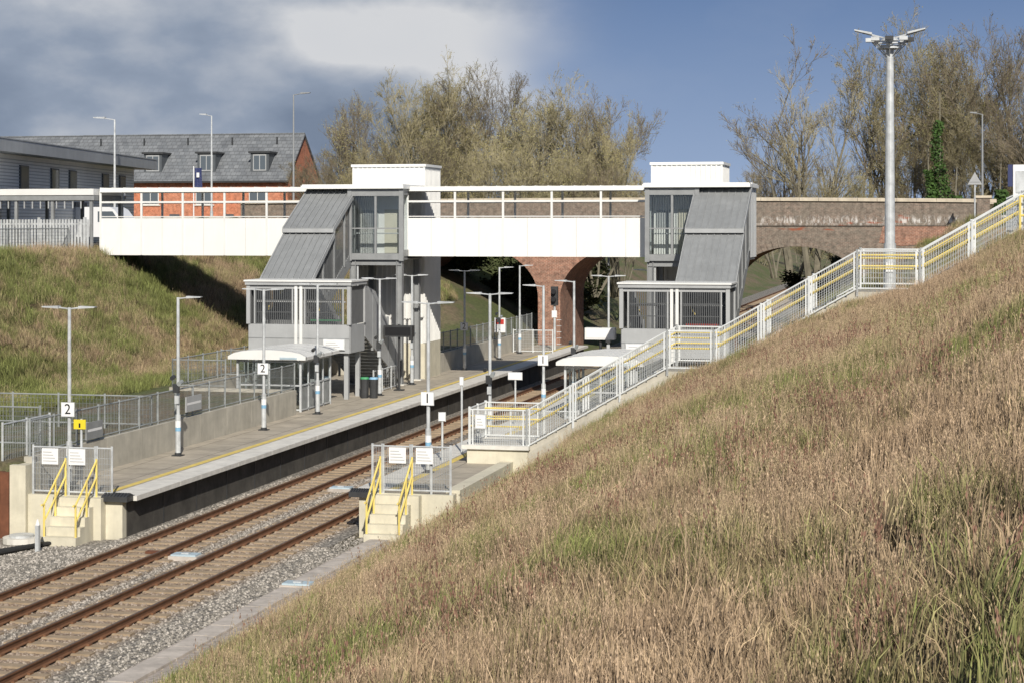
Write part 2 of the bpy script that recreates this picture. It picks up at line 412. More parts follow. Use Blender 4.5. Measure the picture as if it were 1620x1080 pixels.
def end_steps(x0,x1,y,fx0,fx1,boards):
    b=B(); n=5; top=PZ; bot=-.2
    for i in range(n):
        z=top-(i+1)*(top-bot)/n
        b.box(x0,x1,y-.27*(i+1),y-.27*i-.002,-.4,z+(top-bot)/n*.98-.02,'cream')
    b.box(x0-.22,x0-.002,y-.3,y-.003,-.4,PZ-.02,'cream'); b.box(x1+.002,x1+.22,y-.3,y-.003,-.4,PZ-.02,'cream')
    b.obj('concrete_steps')
    b=B()
    for x in (x0+.05,x1-.05):
        for zz in (.95,.5):
            b.cyl((x,y,PZ+zz),(x,y-1.25,zz-.1),.028,.028,6,'yellow')
        b.cyl((x,y-1.25,-.25),(x,y-1.25,.86),.03,.03,6,'yellow'); b.cyl((x,y-.6,.3),(x,y-.6,PZ+.5),.03,.03,6,'yellow')
        b.cyl((x,y,PZ-.2),(x,y,PZ+1.0),.03,.03,6,'yellow'); b.cyl((x,y-1.25,.84),(x,y-1.4,.84),.028,.028,6,'yellow')
    b.obj('yellow_handrail')
    b=B()
    fence_line(b,[(fx0,y+.1,PZ),(x0+.08,y+.1,PZ)],1.3,sp=.045,bw=.016,posts=.8,rail='steel')
    fence_line(b,[(x0+.12,y+.06,PZ),(x1-.12,y+.06,PZ)],1.3,sp=.045,bw=.016,posts=.8,rail='steel')
    fence_line(b,[(x1-.08,y+.1,PZ),(fx1,y+.1,PZ)],1.3,sp=.045,bw=.016,posts=.6,rail='steel')
    for cx in boards:
        b.box(cx-.24,cx+.24,y-.02,y-.0,PZ+.82,PZ+1.25,'signwhite')
        for q in (.9,.98,1.06,1.14): b.box(cx-.20,cx+.2-.05*((q*50)%3),y-.024,y-.021,PZ+q,PZ+q+.018,'lightgrey')
    b.obj('platform_end_gate')
end_steps(-23.25,-22.25,47.15,-24.2,-21.9,(-23.65,-22.86))
end_steps(-15.1,-14.1,49.45,-15.3,-13.1,(-14.56,-13.8))
for (x0,x1,y) in((-22.1,-21.35,47.0),(-15.9,-15.35,49.3)):
    b=B()
    b.box(x0,x1,y,y+.5,PZ-.12,PZ+.02,'dark')
    for i in range(8): b.extx([(y+.02,PZ+.02),(y+.48,PZ+.02),(y+.25,PZ+.1)],x0+i*(x1-x0)/8+.005,x0+(i+1)*(x1-x0)/8-.02,'dark')
    b.obj('anti_trespass_panel')

# ---------------------------------------------------------------- embankment stairs
segs=[(-14.3,1.36),(-12.5,1.36),(-8.2,3.82),(-6.8,3.82),(-2.6,6.22),(-.8,6.22),(2.15,7.92),(6.0,7.95)]
e=empty('embankment_stairs'); b=B(); fy,by=56.4,58.4
b.box(-14.35,-12.45,fy-.15,by+.6,-.4,1.36,'cream'); b.box(-14.5,-12.4,fy-.25,by+.6,1.361,1.48,'coping')
b.box(-13.3,-12.9,49.8,fy-.16,-.4,1.0,'cream')
for (a,c) in zip(segs[:-1],segs[1:]):
    if abs(a[1]-c[1])<.06:
        if a[0]>-12: b.box(a[0],c[0],fy,by,a[1]-.9,a[1],'concrete')
    else:
        n=int(round((c[1]-a[1])/.17)); dx=(c[0]-a[0])/n; dz=(c[1]-a[1])/n
        for i in range(n):
            b.box(a[0]+i*dx,a[0]+(i+1)*dx-.001,fy,by,a[1]+i*dz-.7,a[1]+(i+1)*dz,'concrete')
        for q in ((fy-.08,fy-.003),(by+.003,by+.08)):
            b.exty([(a[0],a[1]-.75),(c[0],c[1]-.75),(c[0],c[1]-.12),(a[0],a[1]-.12)],q[0],q[1],'concrete')
b.obj('steps',e)
b=B()
P1=[(x,fy-.05,z+.02) for x,z in segs]; P2=[(x,by+.05,z+.1) for x,z in segs]
fence_line(b,P1,1.2,sp=.07,bw=.015,posts=1.25,yellow=(.97,.66),off=.12,post_r=.04,frames=True)
fence_line(b,P2,1.15,sp=.07,bw=.015,posts=1.25,yellow=(.95,.62),off=-.12,post_r=.04,frames=True)
fence_line(b,[(-14.3,fy-.05,1.46),(-14.3,by,1.46)],1.15,sp=.075,bw=.015,posts=1.0)
b.obj('mesh_balustrade',e)
b=B()
fence_line(b,[(-14.3,62.0,PZ),(-12,62,PZ)],1.1,sp=.1)
b.obj('platform_fence')
b=B()
fence_line(b,[(2.2,60.0,7.9),(2.2,75.0,7.9),],1.3,sp=.1)
fence_line(b,[(2.3,56.2,7.95),(9,54,8.2)],1.3,sp=.1)
b.obj('boundary_fence')

# ---------------------------------------------------------------- footbridge
FB=empty('railway_footbridge')
Y0,Y1=84.0,86.4; ZS,ZP,ZR,ZT=6.75,8.5,9.27,9.86
def span(x0,x1,n,name):
    b=B()
    b.box(x0,x1,Y0+.06,Y1-.06,ZS+.05,ZS+.3,'frame')
    w=(x1-x0)/n
    for yy,s in((Y0,-1),(Y1,1)):
        for i in range(n):
            a=x0+i*w
            for k in range(2):
                b.box(a+k*w/2+.006,a+(k+1)*w/2-.006,yy-.03,yy+.03,ZS,ZP,'white')
            b.box(a+.02,a+w-.02,yy-.03,yy+.03,ZR-.045,ZR+.045,'whiteframe')
            b.box(a+.02,a+w-.02,yy-.02,yy+.02,ZP+.06,ZP+.10,'whiteframe')
        for i in range(n+1):
            a=x0+i*w
            b.box(a-.05,a+.05,yy-.055 if s<0 else yy-.01,yy+.01 if s<0 else yy+.055,ZS+.01,ZT-.08,'whiteframe')
        b.box(x0,x1,yy-.12,yy+.06,ZT-.12,ZT+.03,'white')
    b.obj(name,FB)
    r=B(); r.exty([(x0,ZT+.031),(x1,ZT+.031),(x1,ZT+.09),(x0,ZT+.09)],Y0-.1,Y1+.1,'whiteframe')
    k=int((x1-x0)/.6)
    for i in range(k): r.box(x0+i*.6,x0+i*.6+.04,Y0-.1,Y1+.1,ZT+.09,ZT+.11,'whiteframe')
    r.obj(name+'_roof',FB)
span(-39.5,-29.0,5,'west_span'); span(-24.25,-12.95,5,'main_span')

def bars_y(b,x0,x1,y,z0,z1,sp,w,k):
    n=int((x1-x0)/sp)
    for i in range(n):
        x=x0+(i+.5)*(x1-x0)/n; b.box(x-w/2,x+w/2,y-.012,y+.012,z0,z1,k)
def bars_x(b,x,y0,y1,z0,z1,sp,w,k):
    n=int((y1-y0)/sp)
    for i in range(n):
        y=y0+(i+.5)*(y1-y0)/n; b.box(x-.012,x+.012,y-w/2,y+w/2,z0,z1,k)
def tower(xu0,xu1,xl0,xl1,lift,sgn,name):
    e=FB
    xa,xb=min(xu0,xl0),max(xu1,xl1); ya,yb=75.6,77.6
    b=B()
    b.box(xa+.05,xb-.05,ya+.05,yb,3.72,3.92,'frame')
    b.box(xa,xb,ya-.03,ya+.03,2.85,4.02,'lightgrey')
    for zz in (3.43,): b.box(xa,xb,ya-.045,ya-.031,zz,zz+.03,'frame')
    b.box(xa-.03,xa+.03,ya+.04,yb,2.85,4.0,'lightgrey'); b.box(xb-.03,xb+.03,ya+.04,yb,2.85,4.0,'lightgrey')
    for x in (xa,xb): 
        for y in (ya,yb): b.box(x-.08,x+.08,y-.08,y+.08,4.021,5.66,'lightgrey')
    mid=(xa+xb)/2
    b.box(mid-.17,mid-.05,ya-.07,ya+.07,2.7,5.66,'whiteframe'); b.box(mid+.05,mid+.17,ya-.07,ya+.07,2.7,5.66,'whiteframe')
    b.box(xa,xb,ya-.035,ya+.035,5.5,5.655,'lightgrey')
    b.box(xa-.12,xb+.12,ya-.15,yb+.1,5.66,5.80,'lightgrey'); b.box(xa-.16,xb+.16,ya-.2,yb+.12,5.80,5.87,'whiteframe')
    for (p,q) in ((xa+.3,mid-.3),(mid+.3,xb-.3)):
        bars_y(b,p,q,ya,4.03,5.5,.085,.04,'mesh')
        for zz in (4.5,5.0): b.box(p,q,ya+.03,ya+.05,zz,zz+.04,'mesh')
        b.box(p-.06,p,ya-.03,ya+.03,4.03,5.5,'lightgrey'); b.box(q,q+.06,ya-.03,ya+.03,4.03,5.5,'lightgrey')
    bars_x(b,xa,ya+.1,yb-.1,4.03,5.62,.085,.05,'mesh'); bars_x(b,xb,ya+.1,yb-.1,4.03,5.62,.085,.05,'mesh')
    b.box(mid-.02,mid+.02,ya+.1,yb,4.0,5.0,'lightgrey')
    for (p,q) in ((xa+.25,mid-.3),(mid+.3,xb-.25)):
        b.cyl((p,ya+.25,4.95),(q,ya+.25,4.95),.03,.03,6,'steel'); 
        b.cyl((p,yb,4.9),(p+.5,ya+.3,4.6),.03,.03,6,'yellow')
    b.box(mid+.4,xb-.4,ya+.3,ya+.33,4.15,4.22,'red' if sgn>0 else 'green')
    for x in (xa+.2,mid,xb-.2):
        for y in (ya+.25,yb-.2): b.box(x-.09,x+.09,y-.09,y+.09,PZ,2.86,'lightgrey')
    b.obj(name+'_landing',e)
    b=B(); ys0,ys1=77.6,83.6; z0,z1=3.92,7.05
    n=18
    for i in range(n):
        b.box(xu0+.06,xu1-.06,ys0+(ys1-ys0)*i/n,ys0+(ys1-ys0)*(i+1)/n,z0+(z1-z0)*i/n-.12,z0+(z1-z0)*(i+1)/n,'frame')
        b.box(xl0+.06,xl1-.06,ys0+(ys1-ys0)*i/n,ys0+(ys1-ys0)*(i+1)/n,z0-(z0-PZ)*(i+1)/n-.12,z0-(z0-PZ)*i/n-.17,'frame')
    for x in (xu0,xu1):
        b.extx([(ys0,z0-.45),(ys1,z1-.45),(ys1,z1+.15),(ys0,z0+.15)],x-.03,x+.03,'frame')
        for i in range(34):
            y=ys0+(ys1-ys0)*(i+.5)/34; z=z0+(z1-z0)*(i+.5)/34
            zt=min(5.75+(y-77.4)*.72,7.75) if y<80.2 else 7.85+(y-80.2)*.6
            b.box(x-.015,x+.015,y-.028,y+.028,z+.1,zt,'mesh')
        for k in range(5):
            y=ys0+(ys1-ys0)*k/4; z=z0+(z1-z0)*k/4
            zt=min(5.75+(y-77.4)*.72,7.75) if y<80.2 else 7.85+(y-80.2)*.6
            b.box(x-.06,x+.06,y-.06,y+.06,z,zt,'frame')
    ys0b=77.68
    for x in (xl0,xl1):
        b.extx([(ys0b,z0-.5),(83.4,PZ),(83.6,PZ),(83.6,PZ+1.2),(83.0,PZ+1.5),(79.2,5.3),(ys0b,5.64)],x-.03,x+.03,'lightgrey')
        for k in range(1,5):
            y=ys0b+k*1.15; b.box(x-.05,x+.05,y-.03,y+.03,max(PZ,z0-.5-k*.66),5.3-(k-1)*.62+.05,'frame')
    for (y0_,za,y1_,zb) in ((77.3,5.86,80.35,7.86),(80.15,8.05,83.75,9.96)):
        b.extx([(y0_,za),(y1_,zb),(y1_,zb-.14),(y0_,za-.14)],xu0-.12,xu1+.12,'roofgrey')
        for i in range(9):
            x=xu0-.1+(xu1-xu0+.16)*i/8
            b.extx([(y0_,za+.05),(y1_,zb+.05),(y1_,zb+.003),(y0_,za+.003)],x,x+.04,'frame')
        b.box(xu0-.15,xu1+.15,y1_-.05,y1_+.03,zb-.05,zb+.09,'whiteframe')
        b.box(xu0-.15,xu1+.15,y0_-.05,y0_-.003,za-.2,za-.03,'lightgrey')
        for x in (xu0-.15,xu1+.122): b.extx([(y0_,za+.03),(y1_,zb+.03),(y1_,zb-.22),(y0_,za-.22)],x,x+.03,'lightgrey')
    b.obj(name+'_stairs',e)
    b=B(); x0,x1=(xl0-.1,xl1+.1); y0,y1=83.0,84.0
    xw0,xw1=min(xu0,x0),max(xu1,x1)
    b.box(x0,x1,y0,Y1,ZS-.15,ZS+.12,'frame')
    b.box(xw0,xw1,84.0,Y1,ZS-.1,ZS+.1,'frame')
    for x in (x0,x1): b.box(x-.1,x+.1,y0-.1,y0+.1,ZS-.2,ZT,'frame')
    b.box(x0,x1,y0-.07,y0+.07,ZT-.35,ZT-.02,'frame'); b.box(x0,x1,y0-.07,y0+.07,ZS-.15,ZS+.14,'frame')
    mid=(x0+x1)/2
    b.box(mid-.05,mid+.05,y0-.05,y0+.05,ZS+.14,ZT-.3,'frame')
    b.box(x0,x1,y0-.04,y0+.04,ZS+1.25,ZS+1.31,'frame')
    bars_y(b,x0+.1,mid if sgn<0 else x1-.1,y0+.05,ZS+.14,ZT-.35,.11,.025,'mesh')
    b.box(x0+.1,x1-.1,y0-.008,y0+.008,ZS+.14,ZT-.35,'glass')
    for x in (x0,x1):
        b.box(x-.008,x+.008,y0+.1,y1,ZS+.14,ZT-.35,'glass'); b.box(x-.05,x+.05,y0+.1,y1,ZT-.3,ZT-.02,'frame'); b.box(x-.05,x+.05,y0+.1,y1,ZS+.0,ZS+.3,'frame')
    b.box(x0+.1,x1-.1,y1+.1,y1+.16,ZS+.13,ZT-.1,'clad')
    b.box(mid+.1,x1-.35,y1+.06,y1+.097,ZS+.14,ZS+2.15,'door'); b.box(x0+.25,mid-.2,y1+.06,y1+.097,ZS+1.3,ZS+2.1,'lightgrey')
    b.cyl((x0+.2,y0+.2,ZS+1.05),(x1-.2,y0+.2,ZS+1.05),.03,.03,6,'steel')
    b.box(xw0-.2,xw1+.15,y0-.25,Y1+.2,ZT-.02,ZT+.13,'white')
    b.box(xw0-.15,xw1+.1,y0-.2,Y1+.15,ZT+.131,ZT+.18,'whiteframe')
    xo=xu0 if sgn<0 else xu1
    b.box(xo-.04,xo+.04,83.8,Y1,ZS,ZT-.03,'clad')
    for k in range(5): b.box(xo-.06,xo+.06,83.8+k*.64,83.86+k*.64,ZS,ZT-.03,'lightgrey')
    b.obj(name+'_lobby',e)
    b=B()
    for x,y in ((x0+.12,83.15),(x1-.12,83.15),(x0+.12,86.0),(x1-.12,86.0)):
        b.box(x-.14,x+.14,y-.02,y+.02,PZ,ZS-.15,'frame'); b.box(x-.14,x-.11,y-.14,y+.14,PZ,ZS-.15,'frame'); b.box(x+.11,x+.14,y-.14,y+.14,PZ,ZS-.15,'frame')
        b.box(x-.25,x+.25,y-.25,y+.25,PZ-.02,PZ+.05,'coping')
    b.box(x0,x1,83.08,83.22,ZS-.4,ZS-.152,'frame')
    b.cyl((x0+.3,83.2,PZ),(x0+.3,83.2,ZS),.05,.05,8,'steel')
    b.obj(name+'_columns',e)
    b=B(); lx0,lx1=lift; ly0,ly1=86.65,89.4; zt=10.95
    b.box(lx0,lx1,ly0,ly1,2.6,zt,'clad'); b.box(lx0-.04,lx1+.04,ly0-.04,ly1+.04,PZ,2.6,'cream')
    n=int((lx1-lx0)/.22)
    for i in range(n+1):
        x=lx0+(lx1-lx0)*i/n; b.box(x-.035,x+.035,ly0-.05,ly0-.002,2.62,zt,'whiteframe')
    n=int((ly1-ly0)/.22)
    for i in range(n+1):
        y=ly0+(ly1-ly0)*i/n
        b.box(lx1+.002,lx1+.05,y-.035,y+.035,2.62,zt,'whiteframe'); b.box(lx0-.05,lx0-.002,y-.035,y+.035,2.62,zt,'whiteframe')
    b.box(lx0-.1,lx1+.1,ly0-.1,ly1+.1,zt,zt+.12,'white')
    b.obj(name+'_lift_shaft',e)
tower(-28.8,-26.7,-26.6,-24.35,(-27.7,-24.2),-1,'west')
tower(-10.75,-8.55,-12.85,-10.85,(-13.3,-10.1),1,'east')

# ---------------------------------------------------------------- brick road bridge
e=empty('brick_road_bridge')
arches=[(-30.4,4.53),(-19.87,4.53),(-9.3,4.53)]; SPR,RISE=3.55,3.3
def zlow(x):
    for c,h in arches:
        d=abs(x-c)/h
        if d<1: return SPR+RISE*math.sqrt(1-d*d)
    return None
BY0,BY1=120.0,128.0; XW=-46.3
def ptop(x): return 9.72-.0006*(x+18)**2*(.25 if x<-18 else .6)
X=[]
for c,h in arches: X+= [c-h*math.cos(math.pi*i/28) for i in range(29)]
X=sorted(set([round(v,4) for v in X]+[XW,-43,-40,-38,-36]+[-2,-.5,1,2.0]))
b=B(); soff=B()
for a,c in zip(X[:-1],X[1:]):
    m_=(a+c)/2; op=zlow(m_)
    la=(zlow(a) or SPR) if op else -.6; lc=(zlow(c) or SPR) if op else -.6
    for yy in (BY0,BY1): b.add([(a,yy,la),(c,yy,lc),(c,yy,ptop(c)),(a,yy,ptop(a))],[(0,1,2,3)],'bridgebrick')
    if op: soff.add([(a,BY0,la),(c,BY0,lc),(c,BY1,lc),(a,BY1,la)],[(0,1,2,3)],'redbrick')
b.add([(2,BY0,-.6),(2,BY1,-.6),(2,BY1,8.55),(2,BY0,8.55)],[(0,1,2,3)],'bridgebrick')
b.add([(XW,BY0,-.6),(XW,BY1,-.6),(XW,BY1,8.55),(XW,BY0,8.55)],[(0,1,2,3)],'bridgebrick')
for c,h in arches:
    for s in(-1,1):
        x=c+s*h; soff.add([(x,BY0,-.6),(x,BY1,-.6),(x,BY1,SPR),(x,BY0,SPR)],[(0,1,2,3)],'redbrick')
for yy in (BY0+.4,BY1-.4): b.add([(XW,yy,8.4),(2,yy,8.4),(2,yy,ptop(2)),(-18,yy,ptop(-18)),(XW,yy,ptop(XW))],[(0,1,2,3,4)],'bridgebrick')
b.obj('walls',e); soff.obj('arch_soffit',e)
b=B()
for c,h in arches:
    N_=40
    for i in range(N_):
        t0=math.pi*i/N_;t1=math.pi*(i+1)/N_-.012
        def pt(t,ex,yy): return (c-(h+ex)*math.cos(t),yy,SPR+(RISE+ex)*math.sin(t))
        vs=[pt(t0,0,BY0-.04),pt(t1,0,BY0-.04),pt(t1,.55,BY0-.04),pt(t0,.55,BY0-.04),pt(t0,0,BY0+.02),pt(t1,0,BY0+.02),pt(t1,.55,BY0+.02),pt(t0,.55,BY0+.02)]
        b.add(vs,[(0,1,2,3),(0,4,5,1),(2,6,7,3),(1,5,6,2),(0,3,7,4)],'redbrick' if c<-12 else 'bridgebrick')
b.obj('arch_rings',e)
b=B()
for pc in (-25.135,-14.6):
    poly=[(pc-.735,-.55),(pc+.735,-.55),(pc+.735,3.55)]
    for d in np.linspace(.735+.05,2.6,9): 
        poly.append((pc+d,zlow(pc+d)+.02))
    poly+=[(pc+2.0,7.35),(pc-2.0,7.35)]
    for d in np.linspace(2.6,.785,9): poly.append((pc-d,zlow(pc-d)+.02))
    poly.append((pc-.735,3.55))
    b.exty(poly,BY0-.022,BY0-.003,'redbrick')
b.exty([(-4.2,7.1),(-2.9,6.9),(-1.2,7.0),(1.0,6.8),(1.4,7.9),(.2,8.2),(-1.6,8.1),(-3.9,8.3)],BY0-.03,BY0-.003,'redbrick')
b.obj('brick_repairs',e)
b=B()
for a,c in zip(np.arange(XW,2,1.2),np.arange(XW+1.2,3.2,1.2)):
    for ya,yb in ((BY0-.12,BY0+.5),(BY1-.5,BY1+.12)):
        b.add([(a+.01,ya,ptop(a)),(c-.01,ya,ptop(c)),(c-.01,yb,ptop(c)),(a+.01,yb,ptop(a)),
           (a+.01,ya,ptop(a)+.22),(c-.01,ya,ptop(c)+.22),(c-.01,yb,ptop(c)+.22),(a+.01,yb,ptop(a)+.22)],
          [(0,3,2,1),(4,5,6,7),(0,1,5,4),(1,2,6,5),(2,3,7,6),(3,0,4,7)],'stonecap')
b.box(XW,2,BY0-.1,BY0-.003,8.15,8.3,'bridgebrick')
b.box(1.7,2.5,BY0-.15,BY0+.6,7.0,9.85,'bridgebrick'); b.box(1.6,2.6,BY0-.22,BY0+.67,9.851,10.0,'stonecap')
b.obj('parapet_coping',e)
b=B(); b.box(-110,60,BY0+.45,BY1-.45,8.45,8.66,'asphalt'); b.obj('road')
b=B(); b.box(-110,60,BY0+.45,BY0+1.9,8.5,8.78,'coping'); b.obj('pavement')
b=B(); b.box(-64,-42,98,104,7.0,7.16,'asphalt'); b.box(-46,-42,86,104.0,7.0,7.155,'asphalt'); b.obj('car_park')

# ---------------------------------------------------------------- houses
def house(x0,x1,y0,y1,ze,zr,dorm,zb=6.5):
    e=empty('brick_house'); b=B(); ym=(y0+y1)/2
    b.box(x0,x1,y0,y1,zb,ze,'housebrick')
    b.extx([(y0,ze+.001),(y1,ze+.001),(ym,zr-.12)],x0+.01,x1-.01,'housebrick')
    b.box(x0,x1,y0-.03,y0-.003,ze-.55,ze-.35,'housebrick')
    b.obj('walls',e)
    r=B()
    r.extx([(y0-.35,ze-.15),(ym,zr),(y1+.35,ze-.15),(y1+.35,ze-.3),(ym,zr-.15),(y0-.35,ze-.3)],x0-.15,x1+.15,'slate')
    r.box(x0-.15,x1+.15,y0-.5,y0-.352,ze-.35,ze-.2,'dark')
    r.box(x0-.1,x1+.1,ym-.08,ym+.08,zr-.03,zr+.08,'slate')
    for k in range(5): r.cyl((x0+2+k*4,ym-1.0,zr-.9),(x0+2+k*4,ym-1.0,zr-.3),.08,.08,6,'dark')
    r.obj('roof',e)
    w=B()
    for x in dorm:
        w.box(x-.8,x+.8,y0+.45,y0+3,ze+.45,ze+2.1,'winframe'); w.box(x-.95,x+.95,y0+.3,y0+3.3,ze+2.1,ze+2.25,'dark')
        w.box(x-.58,x+.58,y0+.435,y0+.449,ze+.65,ze+2.0,'lightgrey')
        w.box(x-.5,x-.04,y0+.42,y0+.434,ze+.75,ze+1.9,'winglass'); w.box(x+.04,x+.5,y0+.42,y0+.434,ze+.75,ze+1.9,'winglass')
        for zz in (zb+.0,zb+2.5):
            w.box(x-.75,x+.75,y0-.05,y0-.004,zz+.9,zz+2.2,'whiteframe'); w.box(x-.68,x-.03,y0-.07,y0-.051,zz+.97,zz+2.13,'winglass'); w.box(x+.03,x+.68,y0-.07,y0-.051,zz+.97,zz+2.13,'winglass')
            w.box(x-.9,x+.9,y0-.1,y0-.004,zz+.8,zz+.895,'coping')
        w.box(x+1.7,x+2.6,y0-.04,y0-.004,zb+.3,zb+2.6,'winframe')
    w.obj('windows',e)
house(-73,-53,148,156,12.05,15.9,(-65.1,-60.3,-55.6))
house(-110,-78.6,160,168,12.6,16.5,(-100,-94,-86))

# ---------------------------------------------------------------- station building (left)
e=empty('station_building',(-43.2,70,7.0),R(10.1)); L=43.7
b=B(); b.box(-9,0,0,L,-.3,4.9,'clad')
for i in range(26): b.box(.003,.04,.1,L-.1,.25+i*.17,.29+i*.17,'lightgrey')
for i in range(8): b.box(-9+i*1.2,-9+i*1.2+.06,-.06,-.003,0,4.9,'lightgrey')
b.obj('walls',e)
b=B(); b.exty([(-10,6.0),(1.2,5.35),(1.2,4.75),(-10,4.9)],-1,L+1.2,'roofgrey'); b.exty([(-10,6.05),(1.26,5.42),(1.26,5.36),(-10,6.001)],-1.1,L+1.3,'lightgrey')
b.box(1.201,1.24,-1,L+1.2,4.75,5.34,'lightgrey')
b.obj('roof',e)
b=B()
for y in (8,13,20,25.5,29,36,40): b.box(.076,.09,y,y+1.3,2.9,4.2,'winglass'); b.box(.0,.075,y-.08,y+1.38,2.82,4.28,'winframe')
b.box(.061,.1,30,32.4,0,2.5,'winframe'); b.obj('windows',e)
b=B()
b.box(-46,-39.6,83.4,87.0,ZT-.25,ZT+.05,'whiteframe'); b.box(-46,-39.6,83.45,86.9,ZT-.5,ZT-.26,'frame')
for x in (-45.8,-43.7,-41.8,-39.8):
    for y in(83.6,86.8): b.box(x-.07,x+.07,y-.07,y+.07,6.6,ZT-.5,'frame')
n=14
for i in range(n): b.box(-45.8+i*.42,-45.74+i*.42,83.52,83.56,ZR-.3,ZT-.45,'lightgrey')
b.obj('entrance_canopy')
b=B()
x=-54.0
while x<-39.7:
    b.box(x,x+.10,83.0,83.04,6.75,8.45,'steel'); x+=.16
for i in range(7):
    x=-54+i*2.35; b.box(x-.06,x+.06,83.041,83.16,6.4,8.55,'steel')
b.box(-54,-39.7,83.05,83.1,7.0,7.07,'steel'); b.box(-54,-39.7,83.05,83.1,8.2,8.27,'steel')
b.obj('picket_fence')
b=B(); fence_line(b,[(-40.1,60,6.8),(-40.6,82.8,6.85)],1.2,sp=.14,posts=2.0,rail=SD); b.obj('boundary_fence')

# ---------------------------------------------------------------- platform shelters
def shelter(x0,x1,y0,y1):
    e=empty('waiting_shelter'); b=B(); z0,z1=PZ,2.95
    for x in (x0,(x0+x1)/2,x1):
        for y in (y0,y1): b.box(x-.04,x+.04,y-.04,y+.04,z0,z1,'steel')
    for y in np.linspace(y0,y1,5):
        for x in(x0,x1): b.box(x-.03,x+.03,y-.025,y+.025,z0,z1,'steel')
    for zz in (z0+.05,z0+1.0,z1-.12):
        b.box(x0,x1,y0-.03,y0+.03,zz,zz+.06,'steel'); b.box(x0,x1,y1-.03,y1+.03,zz,zz+.06,'steel')
        b.box(x0-.03,x0+.03,y0,y1,zz,zz+.06,'steel'); b.box(x1-.03,x1+.03,y0,y1,zz,zz+.06,'steel')
    for y in np.linspace(y0,y1,5)[:-1]: b.box(x1-.01,x1+.01,y+.1,y+.8,z0+.12,z0+.95,'steeldull')
    b.obj('frame',e)
    g_=B(); g_.box(x0,x1,y0-.006,y0+.006,z0+.1,z1-.1,'glass'); g_.box(x0-.006,x0+.006,y0,y1,z0+.1,z1-.1,'glass'); g_.box(x1-.006,x1+.006,y0,y1,z0+1.05,z1-.1,'glass'); g_.box(x0,x1,y1-.006,y1+.006,z0+.1,z1-.1,'glass'); g_.obj('glazing',e)
    r=B(); xm=(x0+x1)/2
    poly=[(x0-.3,z1),(x1+.3,z1),(x1+.3,z1+.12)]+[(xm+(x1-xm+.25)*math.cos(a),z1+.12+.26*math.sin(a)) for a in np.linspace(.15,math.pi-.15,9)]+[(x0-.3,z1+.12)]
    r.exty(poly,y0-.3,y1+.3,'whiteframe'); r.box(x1-.75,x1-.05,y0-.33,y0-.302,z1+.03,z1+.11,'palelid'); 
    for k in range(4): r.exty([(p_[0],p_[1]+.02) for p_ in poly],y0-.2+k*1.05,y0-.14+k*1.05,'lightgrey')
    r.obj('roof',e)
    s=B(); s.box(x0+.4,x1-.4,y1-.5,y1-.15,z0+.45,z0+.5,'frame'); 
    for x in(x0+.6,x1-.6): s.box(x-.03,x+.03,y1-.4,y1-.25,z0,z0+.45,'frame')
    s.obj('bench',e)
shelter(-27.2,-24.6,70.2,73.8)
shelter(-14.0,-11.3,69.8,73.4)

# ---------------------------------------------------------------- platform lamps
def plamp(x,y,kind='T',sign=None,extra=True,h=4.98):
    e=empty('platform_lamp_post'); b=B(); z0=PZ
    b.cyl((x,y,z0),(x,y,z0+1.3),.085,.085,10,'steel'); b.cyl((x,y,z0+1.3),(x,y,z0+h),.055,.048,10,'steel')
    b.box(x-.16,x+.16,y-.16,y+.16,z0,z0+.03,'dark'); b.cyl((x,y,z0+.03),(x,y,z0+.1),.11,.11,10,'dark')
    b.cyl((x,y,z0+.78),(x,y,z0+.9),.09,.09,10,'blue'); b.cyl((x,y,z0+.9),(x,y,z0+1.1),.092,.092,10,'signwhite')
    arms=dict(T=[-1,1],R=[1],L=[-1],N=[])[kind]
    for s in arms:
        b.cyl((x,y,z0+h-.04),(x+s*.35,y,z0+h),.022,.022,6,'steel')
        b.exty([(x+s*.3,z0+h-.03),(x+s*.78,z0+h+.0),(x+s*.8,z0+h+.03),(x+s*.3,z0+h+.045)],y-.09,y+.09,'steel')
    b.obj('pole',e)
    if extra:
        d=B(); zc=z0+2.0
        d.box(x-.1,x+.1,y-.2,y-.1,zc,zc+.28,'dark'); d.cyl((x+.13,y,zc+.35),(x+.13,y-.25,zc+.28),.06,.075,8,'steeldull'); d.cyl((x-.13,y,zc+.5),(x-.13,y-.2,zc+.45),.06,.07,8,'dark')
        d.box(x-.07,x+.07,y-.12,y-.06,zc-.35,zc-.1,'steel')
        d.obj('camera_and_speaker',e)
    if sign:
        s=B(); s.box(x-.185,x+.185,y-.11,y-.075,z0+2.0,z0+2.37,'signwhite'); s.box(x-.2,x+.2,y-.105,y-.08,z0+1.985,z0+2.385,'steel'); s.obj('number_plate',e)
        text(sign,x,y-.114,z0+2.185,.40,e)
plamp(-23.7,48.4,'T','2',False); plamp(-23.7,56.0,'R'); plamp(-23.7,63.7,'T','2',False); plamp(-23.7,69.6,'T'); plamp(-23.7,77.8,'T'); plamp(-23.7,92.4,'T','2',False); plamp(-23.7,100,'R'); plamp(-23.7,105,'R',None,False)
plamp(-14.9,53.8,'T','1',False); plamp(-14.9,61.5,'T'); plamp(-14.9,70.1,'L','1',False); plamp(-14.9,76.1,'L'); plamp(-14.9,84.2,'T'); plamp(-14.9,96,'T',None,False)
plamp(-23.9,83.5,'T',None,True)

